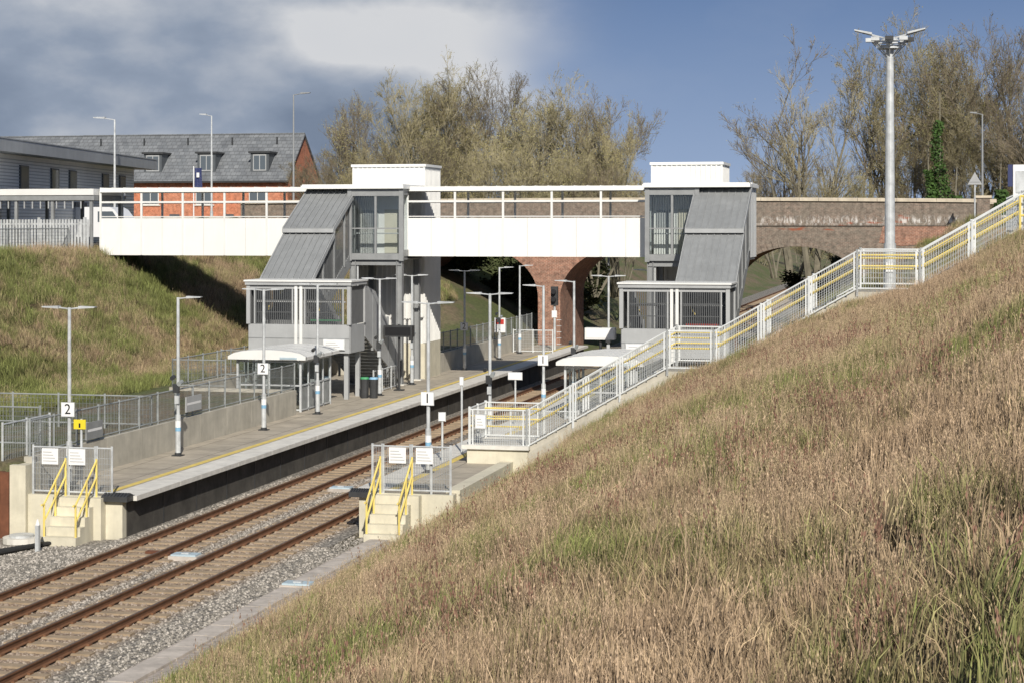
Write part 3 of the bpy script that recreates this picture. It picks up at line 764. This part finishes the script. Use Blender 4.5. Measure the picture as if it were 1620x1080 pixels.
def display(x,y,k):
    b=B(); b.cyl((x,y,PZ),(x,y,PZ+2.9),.06,.06,8,'dark'); b.box(x-.65,x+.65,y-.22,y+.22,PZ+2.35,PZ+2.85,k); b.box(x-.58,x+.58,y-.235,y-.221,PZ+2.42,PZ+2.78,'black' if k=='dark' else 'signwhite'); b.box(x-.2,x+.2,y-.2,y+.2,PZ,PZ+.05,'dark'); b.obj('information_display')
display(-23.6,80.4,'dark'); display(-14.6,80.5,'whiteframe')
def noticeboard(x,y,z,w,h,k='signwhite',facex=False):
    b=B()
    if facex: b.box(x,x+.04,y-w/2,y+w/2,z,z+h,k); b.box(x+.041,x+.044,y-w/2+.08,y+w/2-.08,z+h*.45,z+h*.6,'signwhite')
    else:
        b.box(x-w/2,x+w/2,y-.03,y+.0,z,z+h,k); b.box(x-w/2-.03,x+w/2+.03,y+.001,y+.03,z-.03,z+h+.03,'steel')
        for i in range(3): b.box(x-w*.38,x+w*(.3-.1*i),y-.034,y-.031,z+h*(.25+.22*i),z+h*(.29+.22*i),'frame')
    b.obj('notice_board')
noticeboard(-24.40,51.4,1.95,1.1,.5,'frame',True)
noticeboard(-24.40,58.9,2.05,1.3,.5,'lightgrey',True)
noticeboard(-25.0,75.5,3.0,.9,.4)
noticeboard(-13.9,56.15,2.0,.3,.4)
noticeboard(-12.2,75.5,3.0,.9,.4)
b=B(); b.cyl((-23.1,47.9,PZ),(-23.1,47.9,2.9),.035,.035,8,'steel'); b.box(-23.3,-22.95,47.84,47.87,2.62,2.88,'ysign'); b.box(-23.15,-23.10,47.835,47.839,2.66,2.78,'black'); b.obj('warning_sign')
b=B(); b.cyl((-24.0,101.5,PZ),(-24.0,101.5,3.2),.04,.04,8,'steel'); b.box(-24.3,-23.7,101.4,101.45,2.3,3.1,'signwhite'); b.box(-24.22,-23.78,101.38,101.398,2.75,3.02,'red'); b.obj('warning_sign')
b=B(); fence_line(b,[(-24.3,106,PZ),(-22,106,PZ)],1.3,sp=.09); b.obj('platform_end_gate')
b=B(); fence_line(b,[(-15.6,108,PZ),(-13,108,PZ)],1.3,sp=.09); b.obj('platform_end_gate')
def signal(x,y,z0,h):
    b=B(); b.cyl((x,y,z0),(x,y,z0+h),.07,.07,8,'steel'); b.box(x-.2,x+.2,y-.15,y+.1,z0+h-.2,z0+h+.9,'dark'); 
    b.cyl((x,y-.16,z0+h+.6),(x,y-.4,z0+h+.62),.13,.15,10,'black'); b.cyl((x,y-.16,z0+h+.15),(x,y-.4,z0+h+.17),.13,.15,10,'black')
    b.box(x-.15,x+.15,y-.1,y-.05,z0+h-.9,z0+h-.5,'signwhite')
    for i in range(8): b.box(x+.12,x+.4,y-.01,y+.02,z0+.4+i*.35,z0+.43+i*.35,'steel')
    b.obj('railway_signal')
signal(-22.4,108.5,-.2,3.9)
def post_sign(x,y,z0,h,w=.34):
    b=B(); b.cyl((x,y,z0),(x,y,z0+h),.035,.035,8,'steel'); b.box(x-w/2,x+w/2,y-.06,y-.035,z0+h-.25,z0+h,'signwhite'); b.box(x-w/2-.02,x+w/2+.02,y-.034,y-.02,z0+h-.27,z0+h+.02,'steel'); b.obj('trackside_sign')
post_sign(-15.2,56.5,PZ,1.5,.2); post_sign(-15.4,67.5,PZ,1.9,.5); post_sign(-15.2,58.9,PZ,2.4,.1)
b=B()
for k_,x in (('green',-24.0),('blue',-23.6)):
    b.cyl((x,76.6,PZ),(x,76.6,PZ+.8),.17,.19,12,'dark'); b.cyl((x,76.6,PZ+.8),(x,76.6,PZ+.88),.2,.17,12,k_)
b.obj('litter_bin')
b=B(); fence_line(b,[(-24.2,78.5,PZ),(-24.2,82.5,PZ)],1.0,sp=.3,posts=1.3,rail='steel'); b.obj('stair_handrail')
b=B(); b.cyl((-24.1,46.4,-.35),(-24.1,46.4,-.12),.5,.5,16,'coping'); b.cyl((-24.1,46.4,-.12),(-24.1,46.4,-.06),.33,.33,16,'steel'); b.obj('manhole_cover')
b=B()
for k in range(6):
    P_=[(-22.9-.75*t_-.1*k,46.0-t_*1.9-.16*k+.06*math.sin(t_*5+k),-.16) for t_ in np.linspace(0,2.2,14)]
    for p_,q_ in zip(P_[:-1],P_[1:]): b.cyl(p_,q_,.055,.055,6,'rubber')
b.obj('cable_bundle')
b=B(); b.box(-22.95,-22.85,44.9,45.0,-.3,.45,'steel'); b.cyl((-22.9,44.95,.45),(-22.9,44.95,.6),.06,.02,6,'signwhite'); b.obj('marker_post')

# ---------------------------------------------------------------- lighting mast
b=B(); x,y=-1.8,61.2; zb,zt=5.0,14.0
b.cyl((x,y,zb),(x,y,zb+2.6),.20,.19,16,'steel'); b.cyl((x,y,zb+2.6),(x,y,zt),.165,.115,16,'steel')
b.cyl((x,y,zt-.25),(x,y,zt-.15),.38,.38,16,'steel'); b.cyl((x,y,zt),(x,y,zt+.12),.3,.2,16,'steel')
for i in range(8):
    a=i*math.pi/4; b.cyl((x+.1*math.cos(a),y+.1*math.sin(a),zt-.5),(x+.5*math.cos(a),y+.5*math.sin(a),zt-.1),.018,.018,5,'steel')
    a2=a+math.pi/4; b.cyl((x+.5*math.cos(a),y+.5*math.sin(a),zt-.1),(x+.5*math.cos(a2),y+.5*math.sin(a2),zt-.1),.03,.03,5,'steel')
    b.box(x+.62*math.cos(a)-.13,x+.62*math.cos(a)+.13,y+.62*math.sin(a)-.12,y+.62*math.sin(a)+.12,zt-.02,zt+.1,'dark' if i%3==0 else 'steel')
for s in(-1,1):
    b.cyl((x,y,zt+.05),(x+s*.85,y,zt+.28),.03,.03,6,'steel')
    b.exty([(x+s*.55,zt+.2),(x+s*1.1,zt+.34),(x+s*1.1,zt+.38),(x+s*.55,zt+.27)],y-.2,y+.2,'steel')
b.box(x-.12,x+.12,y-.22,y-.19,6.7,7.0,'signwhite')
b.obj('lighting_mast')

def slamp(x,y,z0,zt,s,L=1.2,k='steel'):
    b=B(); b.cyl((x,y,z0),(x,y,zt),.09,.05,8,k); b.cyl((x,y,zt-.02),(x+s*L*.5,y,zt+.08),.03,.03,6,k)
    b.exty([(x+s*L*.45,zt+.04),(x+s*L,zt+.1),(x+s*L,zt+.16),(x+s*L*.45,zt+.16)],y-.12,y+.12,k); b.cyl((x,y,z0),(x,y,z0+1.2),.12,.12,8,k); b.obj('street_lamp')
slamp(-45.6,128.6,8,17.5,1,1.25,'frame'); slamp(-52,129,8,16.1,-1,.9); slamp(-47.1,102,7,14.3,-1,1.3); slamp(2.2,129,8.5,15.5,-1,.8,'frame'); slamp(-26.2,148,4,13.2,1,.5,'steel'); slamp(-31.5,148,4,13.4,1,.5,'frame')
b=B(); b.cyl((-38.9,94,6.5),(-38.9,94,11.3),.04,.03,8,'signwhite')
vs=[];nn=8
for j in range(nn+1):
    for i in range(4):
        vs.append((-38.85+i*.14,94+.05*math.sin(i*1.3+j*.5),11.2-j*.14))
b.add(vs,[(j*4+i,j*4+i+1,(j+1)*4+i+1,(j+1)*4+i) for j in range(nn) for i in range(3)],'navy'); b.box(-38.7,-38.55,93.9,93.93,10.7,10.95,'signwhite'); b.obj('banner_flag')
b=B(); x,y=1.55,116.5; b.cyl((x,y,8.2),(x,y,11.3),.05,.05,8,'steel')
b.exty([(x-.42,10.6),(x+.42,10.6),(x,11.35)],y-.09,y-.06,'lightgrey'); b.box(x-.3,x+.3,y-.1,y-.091,10.72,10.77,'frame'); b.exty([(x-.38,10.62),(x+.38,10.62),(x,11.3)],y-.058,y-.05,'red'); b.obj('traffic_sign')
b=B(); b.box(2.02,3.6,62.5,62.6,8.95,10.1,'signwhite'); b.box(2.1,2.4,62.48,62.499,9.2,9.9,'steel'); b.box(1.85,2.0,62.3,62.6,9.4,10.1,'navy')
for x in (2.1,3.4): b.box(x-.05,x+.05,62.601,62.7,7.6,10.1,'steel')
b.obj('station_sign')
b=B()
for x in (2.0,2.9): b.cyl((x,56.0,7.9),(x,56.0,9.0),.035,.035,6,'yellow')
for z in (8.45,9.0): b.cyl((2.0,56,z),(2.9,56,z),.035,.035,6,'yellow')
b.obj('yellow_barrier')

e=empty('parked_van',(-47.5,100.5,7.16))
b=B()
prof=[(-2.5,.35),(2.5,.35),(2.55,.95),(2.1,1.15),(1.5,1.9),(1.2,2.05),(-2.4,2.05),(-2.5,1.9)]
b.exty(prof,-.95,.95,'carpaint'); b.obj('body',e)
b=B(); b.exty([(.5,1.2),(1.85,1.2),(1.4,1.8),(.5,1.8)],-.965,-.952,'winglass')
for x in(-1.6,1.6):
    for y in(-.97,.75): b.cyl((x,y,.34),(x,y+.22,.34),.34,.34,16,'rubber')
b.obj('windows_and_wheels',e)

# ---------------------------------------------------------------- vegetation
def tree_mesh(name,seed,H,nst,spread,leafmat,leaf_n,upright=.35,levels=4,leafsize=.07,twigmat='twig',kids=(9,8,6,5)):
    rnd=random.Random(seed); V=[];F=[];MI=[]
    def tube(p,q,r0,r1,n,mi):
        d=(q-p)
        if d.length<1e-5:return
        d=d.normalized(); a=d.orthogonal().normalized(); c=d.cross(a); base=len(V)
        for P_,r in((p,r0),(q,r1)):
            for i in range(n):
                t=2*math.pi*i/n; V.append(tuple(P_+a*(math.cos(t)*r)+c*(math.sin(t)*r)))
        for i in range(n): F.append((base+i,base+(i+1)%n,base+n+(i+1)%n,base+n+i)); MI.append(mi)
    tips=[]
    def grow(p,d,L,r,lv):
        ns=4 if lv<2 else 3 if lv<3 else 2
        pts=[p]; dirs=[]
        for i in range(ns):
            d=(d+Vector((rnd.gauss(0,1),rnd.gauss(0,1),rnd.gauss(0,.7)))*(.12 if lv<2 else .18)+Vector((0,0,.07 if lv<3 else .04))).normalized()
            q=pts[-1]+d*(L/ns); 
            r0=max(.011,r*(1-.75*i/ns)); r1=max(.008,r*(1-.75*(i+1)/ns))
            tube(pts[-1],q,r0,r1,6 if lv<2 else 3,0 if lv<2 else 1)
            pts.append(q); dirs.append(d)
        if lv>=levels:
            tips.append((pts[-1],d)); tips.append((pts[-2],d)); return
        k=kids[min(lv,3)]
        for j in range(k):
            t=rnd.uniform(.28 if lv==0 else .12,1.0); s=min(ns-1,int(t*ns)); fr=t*ns-s
            bp=pts[s].lerp(pts[s+1],min(1,fr)); bd=dirs[s]
            ax=Vector((rnd.gauss(0,1),rnd.gauss(0,1),rnd.gauss(0,1))).cross(bd).normalized()
            ang=rnd.uniform(.3,.85)
            nd=(Matrix.Rotation(ang,3,ax)@bd+Vector((0,0,upright*rnd.random()))).normalized()
            grow(bp,nd,L*rnd.uniform(.40,.64)*(1.05-.35*t),r*(1-.72*t)*.55,lv+1)
    for i in range(nst):
        a=2*math.pi*i/nst+rnd.uniform(-.5,.5); tl=rnd.uniform(.1,spread)
        d=Vector((math.cos(a)*tl,math.sin(a)*tl,1)).normalized()
        grow(Vector((math.cos(a)*.3,math.sin(a)*.3,-1)),d,H*rnd.uniform(.62,.9),.022*H*rnd.uniform(.7,1.1)/math.sqrt(nst)*1.6,0)
    for (p,d) in tips:
        for j in range(leaf_n):
            if leafsize<.1 and rnd.random()<.45: continue
            c=p+Vector((rnd.gauss(0,.16),rnd.gauss(0,.16),rnd.gauss(0,.16))); s=leafsize*rnd.uniform(.5,1.3)
            a=Vector((rnd.gauss(0,1),rnd.gauss(0,1),rnd.gauss(0,1))).normalized()*s; bb=a.orthogonal().normalized()*s*.6
            k=len(V); V.extend([tuple(c-a),tuple(c+bb),tuple(c+a),tuple(c-bb)]); F.append((k,k+1,k+2,k+3)); MI.append(2)
    me=bpy.data.meshes.new(name); me.from_pydata(V,[],F)
    for k in ('bark',twigmat,leafmat): me.materials.append(M[k])
    me.polygons.foreach_set('material_index',MI); me.update()
    zs=np.array([v[2] for v in V]); return me,float(np.percentile(zs,99.7))
TM=[tree_mesh('willow_a',1,13,5,.50,'bud',1,leafsize=.055),tree_mesh('willow_b',2,13,6,.6,'bud2',1,leafsize=.055),tree_mesh('willow_c',5,13,4,.5,'bud',1,leafsize=.05,twigmat='twigdark')]
TO=[tree_mesh('open_a',11,14,2,.35,'bud',1,leafsize=.04,kids=(8,7,5,4)),tree_mesh('open_b',12,14,3,.5,'bud2',1,leafsize=.04,kids=(8,7,5,4),twigmat='twigdark')]
def put_tree(src,x,y,z0,top,name,wid=1.0,rz=None):
    me,h=src; o=bpy.data.objects.new(name,me); scene.collection.objects.link(o)
    s=(top-z0)/h; o.location=(x,y,z0); o.scale=(s*wid,s*wid,s); o.rotation_euler[2]=rz if rz is not None else random.uniform(0,6.28)
for (x,y,top,k,w) in [(-48.6,150,15.6,0,.8),(-45.2,147,18.5,2,.8),(-42.5,152,20.9,0,.9),(-39.8,148,20.8,1,.9),(-36.2,153,20.9,2,.9),(-32.6,148,19.4,0,.9),(-29.4,150,19.2,1,.85),(-26.4,152,18.8,2,.7),(-25.0,147,16.0,1,.6),
                      (-47.5,140,13.4,2,.9),(-43.5,139,14.2,1,.9),(-39.5,139,15.0,2,.9),(-34,139,15.0,1,.9),(-29.5,139,14.6,0,.8),(-25.8,140,12.8,2,.8)]:
    put_tree(TM[k],x,y,6.5 if x<-36 else 3.5,top,'willow_tree',w)
for (x,y,top,k,w) in [(-9.6,140,20.2,0,.95),(-6.4,142,22.0,1,.9),(-11.2,141,16.5,1,.8)]:
    put_tree(TO[k],x,y,4.5,top,'bare_tree',w)
for (x,y,top,k,w) in [(-2.0,142,22.6,1,.8),(1.2,144,23.4,0,.9),(4.6,141,22.4,2,.85),(-5.5,139,12.5,0,.8),(-1.0,138,15.0,2,.8),(3.0,138,15.0,1,.9),(-8.5,139,11.5,1,.8),(6.5,138,17.0,0,.9)]:
    put_tree(TM[k],x,y,6.5,top,'hedgerow_tree',w)
put_tree(TM[2],-15.8,178,4,13.8,'bare_tree',.9)
b=B(); rnd=random.Random(3)
for (cx,cy,z0,z1,rr) in ((-.5,134.6,7,15.4,.5),(-1.3,134.8,7,12,.5),(.3,134.6,7,10.2,.6),(3.3,134.5,7.5,10.6,.6)):
    for i in range(1500):
        z=rnd.uniform(z0,z1); r_=rr*(1-.5*(z-z0)/(z1-z0))*rnd.uniform(.4,1.4); a=rnd.uniform(0,6.28); c=Vector((cx+r_*math.cos(a)+.3*math.sin(z*.8),cy+r_*math.sin(a),z))
        d=Vector((rnd.gauss(0,1),rnd.gauss(0,1),rnd.gauss(0,1))).normalized()*.11; e2=d.orthogonal().normalized()*.09
        b.add([c-d,c+e2,c+d,c-e2],[(0,1,2,3)],'ivy')
    b.cyl((cx,cy,6),(cx+.3*math.sin(z1*.8),cy,z1+2),.12,.04,6,'bark')
b.obj('ivy_plant')
SM=tree_mesh('shrub_a',21,4,6,.9,'shrub',4,levels=3,leafsize=.13,kids=(8,7,6,5))
for (x,y,top) in [(-30,131,5.5),(-33.5,129.5,7.2),(-27.5,133,4.2),(-35,134,8.5),(-31,138,7),(-28,142,6),(-9,134,5.0),(-5.5,130.5,6.6),(-36,112,6.2),(-34.2,116,5.6),(-33,109,4.4)]:
    put_tree(SM,x,y,float(hval(x,y))-.3,top,'shrub',1.2)
for i in range(26):
    x=-60+i*4.2; put_tree(TM[i%3],x,300+(i*37%50),0,9+(i*7%4),'distant_tree',1.0)

# grass clumps ------------------------------------------------------
def clump(name,seed,n,hmin,hmax,rad,w,mat,kind='grass'):
    rnd=random.Random(seed); V=[];F=[];T=[]
    for i in range(n):
        a=rnd.uniform(0,6.28); r_=rad*math.sqrt(rnd.random()); bx,by=r_*math.cos(a),r_*math.sin(a)
        h=rnd.uniform(hmin,hmax); la=rnd.uniform(0,6.28); lean=rnd.uniform(.05,.6 if kind=='grass' else .3)*h; ww=w*rnd.uniform(.6,1.3)
        fa=rnd.uniform(0,6.28); fx,fy_=math.cos(fa)*ww/2,math.sin(fa)*ww/2; tone=rnd.uniform(.1,1)
        dx,dy=math.cos(la)*lean,math.sin(la)*lean; k=len(V)
        V.extend([(bx-fx,by-fy_,-.05),(bx+fx,by+fy_,-.05),(bx+dx*.35+fx*.8,by+dy*.35+fy_*.8,h*.6),(bx+dx*.35-fx*.8,by+dy*.35-fy_*.8,h*.6),(bx+dx,by+dy,h*.97)])
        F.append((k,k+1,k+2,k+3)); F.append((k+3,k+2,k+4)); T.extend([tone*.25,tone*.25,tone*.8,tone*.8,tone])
        if kind!='grass':
            m_=14 if kind=='dock' else 4; frac=.5 if kind=='dock' else .2
            for j in range(m_):
                t=1-frac*rnd.random(); q=(max(0,(t-.6)/.4)); g_=.014 if kind=='dock' else .005
                px_=bx+dx*(.35+.65*q)+rnd.gauss(0,g_); py_=by+dy*(.35+.65*q)+rnd.gauss(0,g_); pz=h*t
                s=rnd.uniform(.005,.010) if kind=='dock' else rnd.uniform(.0025,.005); aa=rnd.uniform(0,6.28); k=len(V); v_=s*3
                V.extend([(px_-s*math.cos(aa),py_-s*math.sin(aa),pz),(px_,py_,pz+v_),(px_+s*math.cos(aa),py_+s*math.sin(aa),pz+.3*s),(px_,py_,pz-v_)])
                F.append((k,k+1,k+2,k+3)); tt=rnd.uniform(.2,.8); T.extend([tt]*4)
    me=bpy.data.meshes.new(name); me.from_pydata(V,[],F); me.materials.append(M[mat])
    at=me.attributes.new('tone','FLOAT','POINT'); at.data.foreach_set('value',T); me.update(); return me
def scatter(name,pts,scl,meshes,tilt=.25,seed=0):
    coll=bpy.data.collections.new(name+'_source')
    for i,mm in enumerate(meshes): coll.objects.link(bpy.data.objects.new(name+'_tuft',mm))
    me=bpy.data.meshes.new(name); me.from_pydata([tuple(p) for p in pts],[],[])
    at=me.attributes.new('scl','FLOAT','POINT'); at.data.foreach_set('value',[float(v) for v in scl])
    o=bpy.data.objects.new(name,me); scene.collection.objects.link(o)
    ng=bpy.data.node_groups.new(name+'_nodes','GeometryNodeTree')
    ng.interface.new_socket('Geometry',in_out='INPUT',socket_type='NodeSocketGeometry'); ng.interface.new_socket('Geometry',in_out='OUTPUT',socket_type='NodeSocketGeometry')
    n=ng.nodes; gi=n.new('NodeGroupInput'); go=n.new('NodeGroupOutput'); ip=n.new('GeometryNodeInstanceOnPoints'); ci=n.new('GeometryNodeCollectionInfo')
    ci.inputs['Collection'].default_value=coll; ci.inputs['Separate Children'].default_value=True; ci.inputs['Reset Children'].default_value=True
    ip.inputs['Pick Instance'].default_value=True
    rv=n.new('FunctionNodeRandomValue'); rv.data_type='FLOAT_VECTOR'
    rv.inputs[0].default_value=(-tilt,-tilt,0); rv.inputs[1].default_value=(tilt,tilt,6.283); rv.inputs['Seed'].default_value=seed
    na=n.new('GeometryNodeInputNamedAttribute'); na.data_type='FLOAT'; na.inputs[0].default_value='scl'
    l=ng.links; l.new(gi.outputs[0],ip.inputs['Points']); l.new(ci.outputs[0],ip.inputs['Instance']); l.new(rv.outputs[0],ip.inputs['Rotation']); l.new(na.outputs[0],ip.inputs['Scale']); l.new(ip.outputs[0],go.inputs[0])
    md=o.modifiers.new('scatter','NODES'); md.node_group=ng
    return o
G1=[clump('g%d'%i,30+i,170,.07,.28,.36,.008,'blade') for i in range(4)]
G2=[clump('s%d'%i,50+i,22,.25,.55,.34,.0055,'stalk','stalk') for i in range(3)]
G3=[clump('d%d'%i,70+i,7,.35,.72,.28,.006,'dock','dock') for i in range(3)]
rs=np.random.RandomState(4)
def east_pts(n,ymin=5,ymax=56.0,pw=.75,x0=-13.5):
    y=ymin+(ymax-ymin)*rs.rand(n)**pw; x=rs.uniform(x0,6.5,n)
    cx=x*.9746+y*.2241; cz=-x*.2241+y*.9746
    k=(np.abs(cx/cz)<.33)&(cz>4)
    x=x[k];y=y[k]; return np.stack([x,y,hval(x,y)-.02],1)
def edge(p): return np.clip((p[:,0]+14.0)/1.8,.4,1)
p=east_pts(21000); scatter('dry_grass',p,rs.uniform(.65,1.35,len(p))*edge(p),G1,.3,1)
def clus(p,sc,th,ph):
    return np.sin(p[:,0]*sc+ph)*np.sin(p[:,1]*sc*.7+ph*2)+.6*np.sin(p[:,0]*sc*2.3+p[:,1]*sc*1.7+ph)+.9*(rs.rand(len(p))-.5)>th
p=east_pts(15000,x0=-12.8,ymax=54.0); k=clus(p,.5,-.05,1.0)|(rs.rand(len(p))<.28); p=p[k]; scatter('tall_dry_grass',p,rs.uniform(.6,1.2,len(p))*edge(p),G2,.18,2)
p=east_pts(3600,x0=-11,ymax=50); k=(clus(p,.6,.65,2.2)&(p[:,0]>-8))|(rs.rand(len(p))<.05); p=p[k]; scatter('dock_weeds',p,rs.uniform(.55,1.15,len(p)),G3,.12,3)
n=11000; y=rs.uniform(48,119,n); x=rs.uniform(-40.5,-31,n); p=np.stack([x,y,hval(x,y)-.02],1)
scatter('embankment_grass',p,rs.uniform(.7,1.9,n)**1.1,G1,.35,4)
n=8000; y=rs.uniform(48,118,n); x=rs.uniform(-40.5,-32,n); p=np.stack([x,y,hval(x,y)-.02],1); k=clus(p,.5,-.1,.4); p=p[k]
scatter('tall_embankment_grass',p,rs.uniform(.8,1.4,len(p)),G2,.2,5)
n=6000; y=rs.uniform(60,260,n); x=rs.uniform(-13,3,n); k=(y<118)|(y>129); x=x[k];y=y[k]; k=~((x<-8.3)&(y<109)); x=x[k];y=y[k]; p=np.stack([x,y,hval(x,y)-.02],1)
scatter('verge_grass',p,rs.uniform(1.0,1.9,len(p)),G1,.3,6)
def stone(seed):
    rnd=random.Random(seed)
    bm=bmesh.new(); bmesh.ops.create_icosphere(bm,subdivisions=1,radius=.034)
    for v in bm.verts: v.co*=rnd.uniform(.7,1.25)
    for v in bm.verts: v.co.z*=.7
    me=bpy.data.meshes.new('stone'); bm.to_mesh(me); bm.free(); me.materials.append(M['stone']); return me
ST=[stone(i) for i in range(4)]
n=60000; y=27+33*rs.rand(n)**.9; x=rs.uniform(-25.0,-14.95,n)
z=np.interp(x,[-25.9,-22.2,-20.9,-16.4,-15.6,-14.9],[-.31,-.22,-.19,-.19,-.24,-.29])
k=np.ones(n,bool)
for rx in RX: k&=np.abs(x-rx)>.08
k&=~((y>47)&(x<-21.4)); k&=~((y>49)&(x>-16.1)); k&=~((x<-21.6)&(y>45.8))
insl=((np.abs(x+19.925)<1.0)|(np.abs(x+17.325)<1.0))&(((y-8)%.62)<.26); k&=~(insl&(rs.rand(n)<.93))
p=np.stack([x,y,z],1)[k]; scatter('ballast_stones',p,rs.uniform(.6,1.3,len(p)),ST,3.1,7)

# ---------------------------------------------------------------- world / sky
sun_el,sx,sy=R(33),.34,-.94
w=bpy.data.worlds.new('World'); scene.world=w; w.use_nodes=True; t=w.node_tree; t.nodes.clear()
out=N(t,'ShaderNodeOutputWorld'); bg=N(t,'ShaderNodeBackground'); bg.inputs[1].default_value=.08
sk=N(t,'ShaderNodeTexSky'); sk.sky_type='NISHITA'; sk.sun_disc=False; sk.sun_elevation=sun_el; sk.sun_rotation=math.atan2(sx,sy)
t.links.new(sk.outputs[0],bg.inputs[0])
tc=N(t,'ShaderNodeTexCoord'); D=tc.outputs['Generated']; s=sepx(t,D)
az=math_(t,'ARCTAN2',s[0],s[1])
mp=N(t,'ShaderNodeMapping'); mp.inputs['Scale'].default_value=(1,1,1.8); mp.inputs['Rotation'].default_value=(0,R(12),0); t.links.new(D,mp.inputs[0])
n1=noise(t,mp.outputs[0],8,9,.52); n2=noise(t,mp.outputs[0],4.0,4,.5)
lft=N(t,'ShaderNodeMapRange'); lft.interpolation_type='SMOOTHSTEP'; lft.inputs['From Min'].default_value=R(-8.5); lft.inputs['From Max'].default_value=R(-13); t.links.new(math_(t,'ADD',az,math_(t,'MULTIPLY',math_(t,'SUBTRACT',n2,.5),.25)),lft.inputs['Value'])
el=N(t,'ShaderNodeMapRange'); el.inputs['From Min'].default_value=0; el.inputs['From Max'].default_value=.13; t.links.new(s[2],el.inputs['Value'])
storm=mixc(t,el.outputs[0],(.34,.44,.62),(.13,.215,.40))
dz=math_(t,'DIVIDE',math_(t,'SUBTRACT',az,R(-15)),R(5.0)); de=math_(t,'DIVIDE',math_(t,'SUBTRACT',s[2],.095),.03)
bank=math_(t,'EXPONENT',math_(t,'MULTIPLY',math_(t,'ADD',math_(t,'MULTIPLY',dz,dz),math_(t,'MULTIPLY',de,de)),-1.0))
cl=math_(t,'ADD',n1,math_(t,'MULTIPLY',math_(t,'SUBTRACT',n2,.5),.5)); cl=math_(t,'ADD',cl,math_(t,'MULTIPLY',bank,.15)); cl=math_(t,'SUBTRACT',cl,.035)
cloud=ramp(t,cl,[(.34,(.19,.24,.33)),(.48,(.28,.335,.43)),(.58,(.41,.45,.52)),(.70,(.66,.67,.69))])
col=mixc(t,lft.outputs[0],storm,cloud)
wisp=math_(t,'MULTIPLY',math_(t,'SUBTRACT',n1,.5,0,True),.6)
col=mixc(t,wisp,col,(.45,.50,.58))
bg2=N(t,'ShaderNodeBackground'); t.links.new(col,bg2.inputs[0]); bg2.inputs[1].default_value=1.0
up=N(t,'ShaderNodeMapRange'); up.interpolation_type='SMOOTHSTEP'; up.inputs['From Min'].default_value=.18; up.inputs['From Max'].default_value=.5; t.links.new(s[2],up.inputs['Value'])
ms=N(t,'ShaderNodeMixShader'); t.links.new(up.outputs[0],ms.inputs[0]); t.links.new(bg2.outputs[0],ms.inputs[1]); t.links.new(bg.outputs[0],ms.inputs[2]); t.links.new(ms.outputs[0],out.inputs[0])

sd=bpy.data.lights.new('sun','SUN'); sd.energy=5.0; sd.angle=R(.5); sd.color=(1,.94,.84)
so=bpy.data.objects.new('sun',sd); scene.collection.objects.link(so)
hv=Vector((sx,sy,0)).normalized()*math.cos(sun_el); hv.z=math.sin(sun_el)
so.rotation_euler=(-hv).to_track_quat('-Z','Y').to_euler()

# ---------------------------------------------------------------- camera
cd=bpy.data.cameras.new('camera'); cd.lens=66.67; cd.sensor_width=36; cd.shift_y=-183/1620; cd.clip_start=.3; cd.clip_end=6000
co=bpy.data.objects.new('camera',cd); scene.collection.objects.link(co); co.location=(0,0,8.165); co.rotation_euler=(R(90),0,math.atan(.23))
scene.camera=co
scene.view_settings.view_transform='Standard'; scene.view_settings.look='None'; scene.view_settings.exposure=0
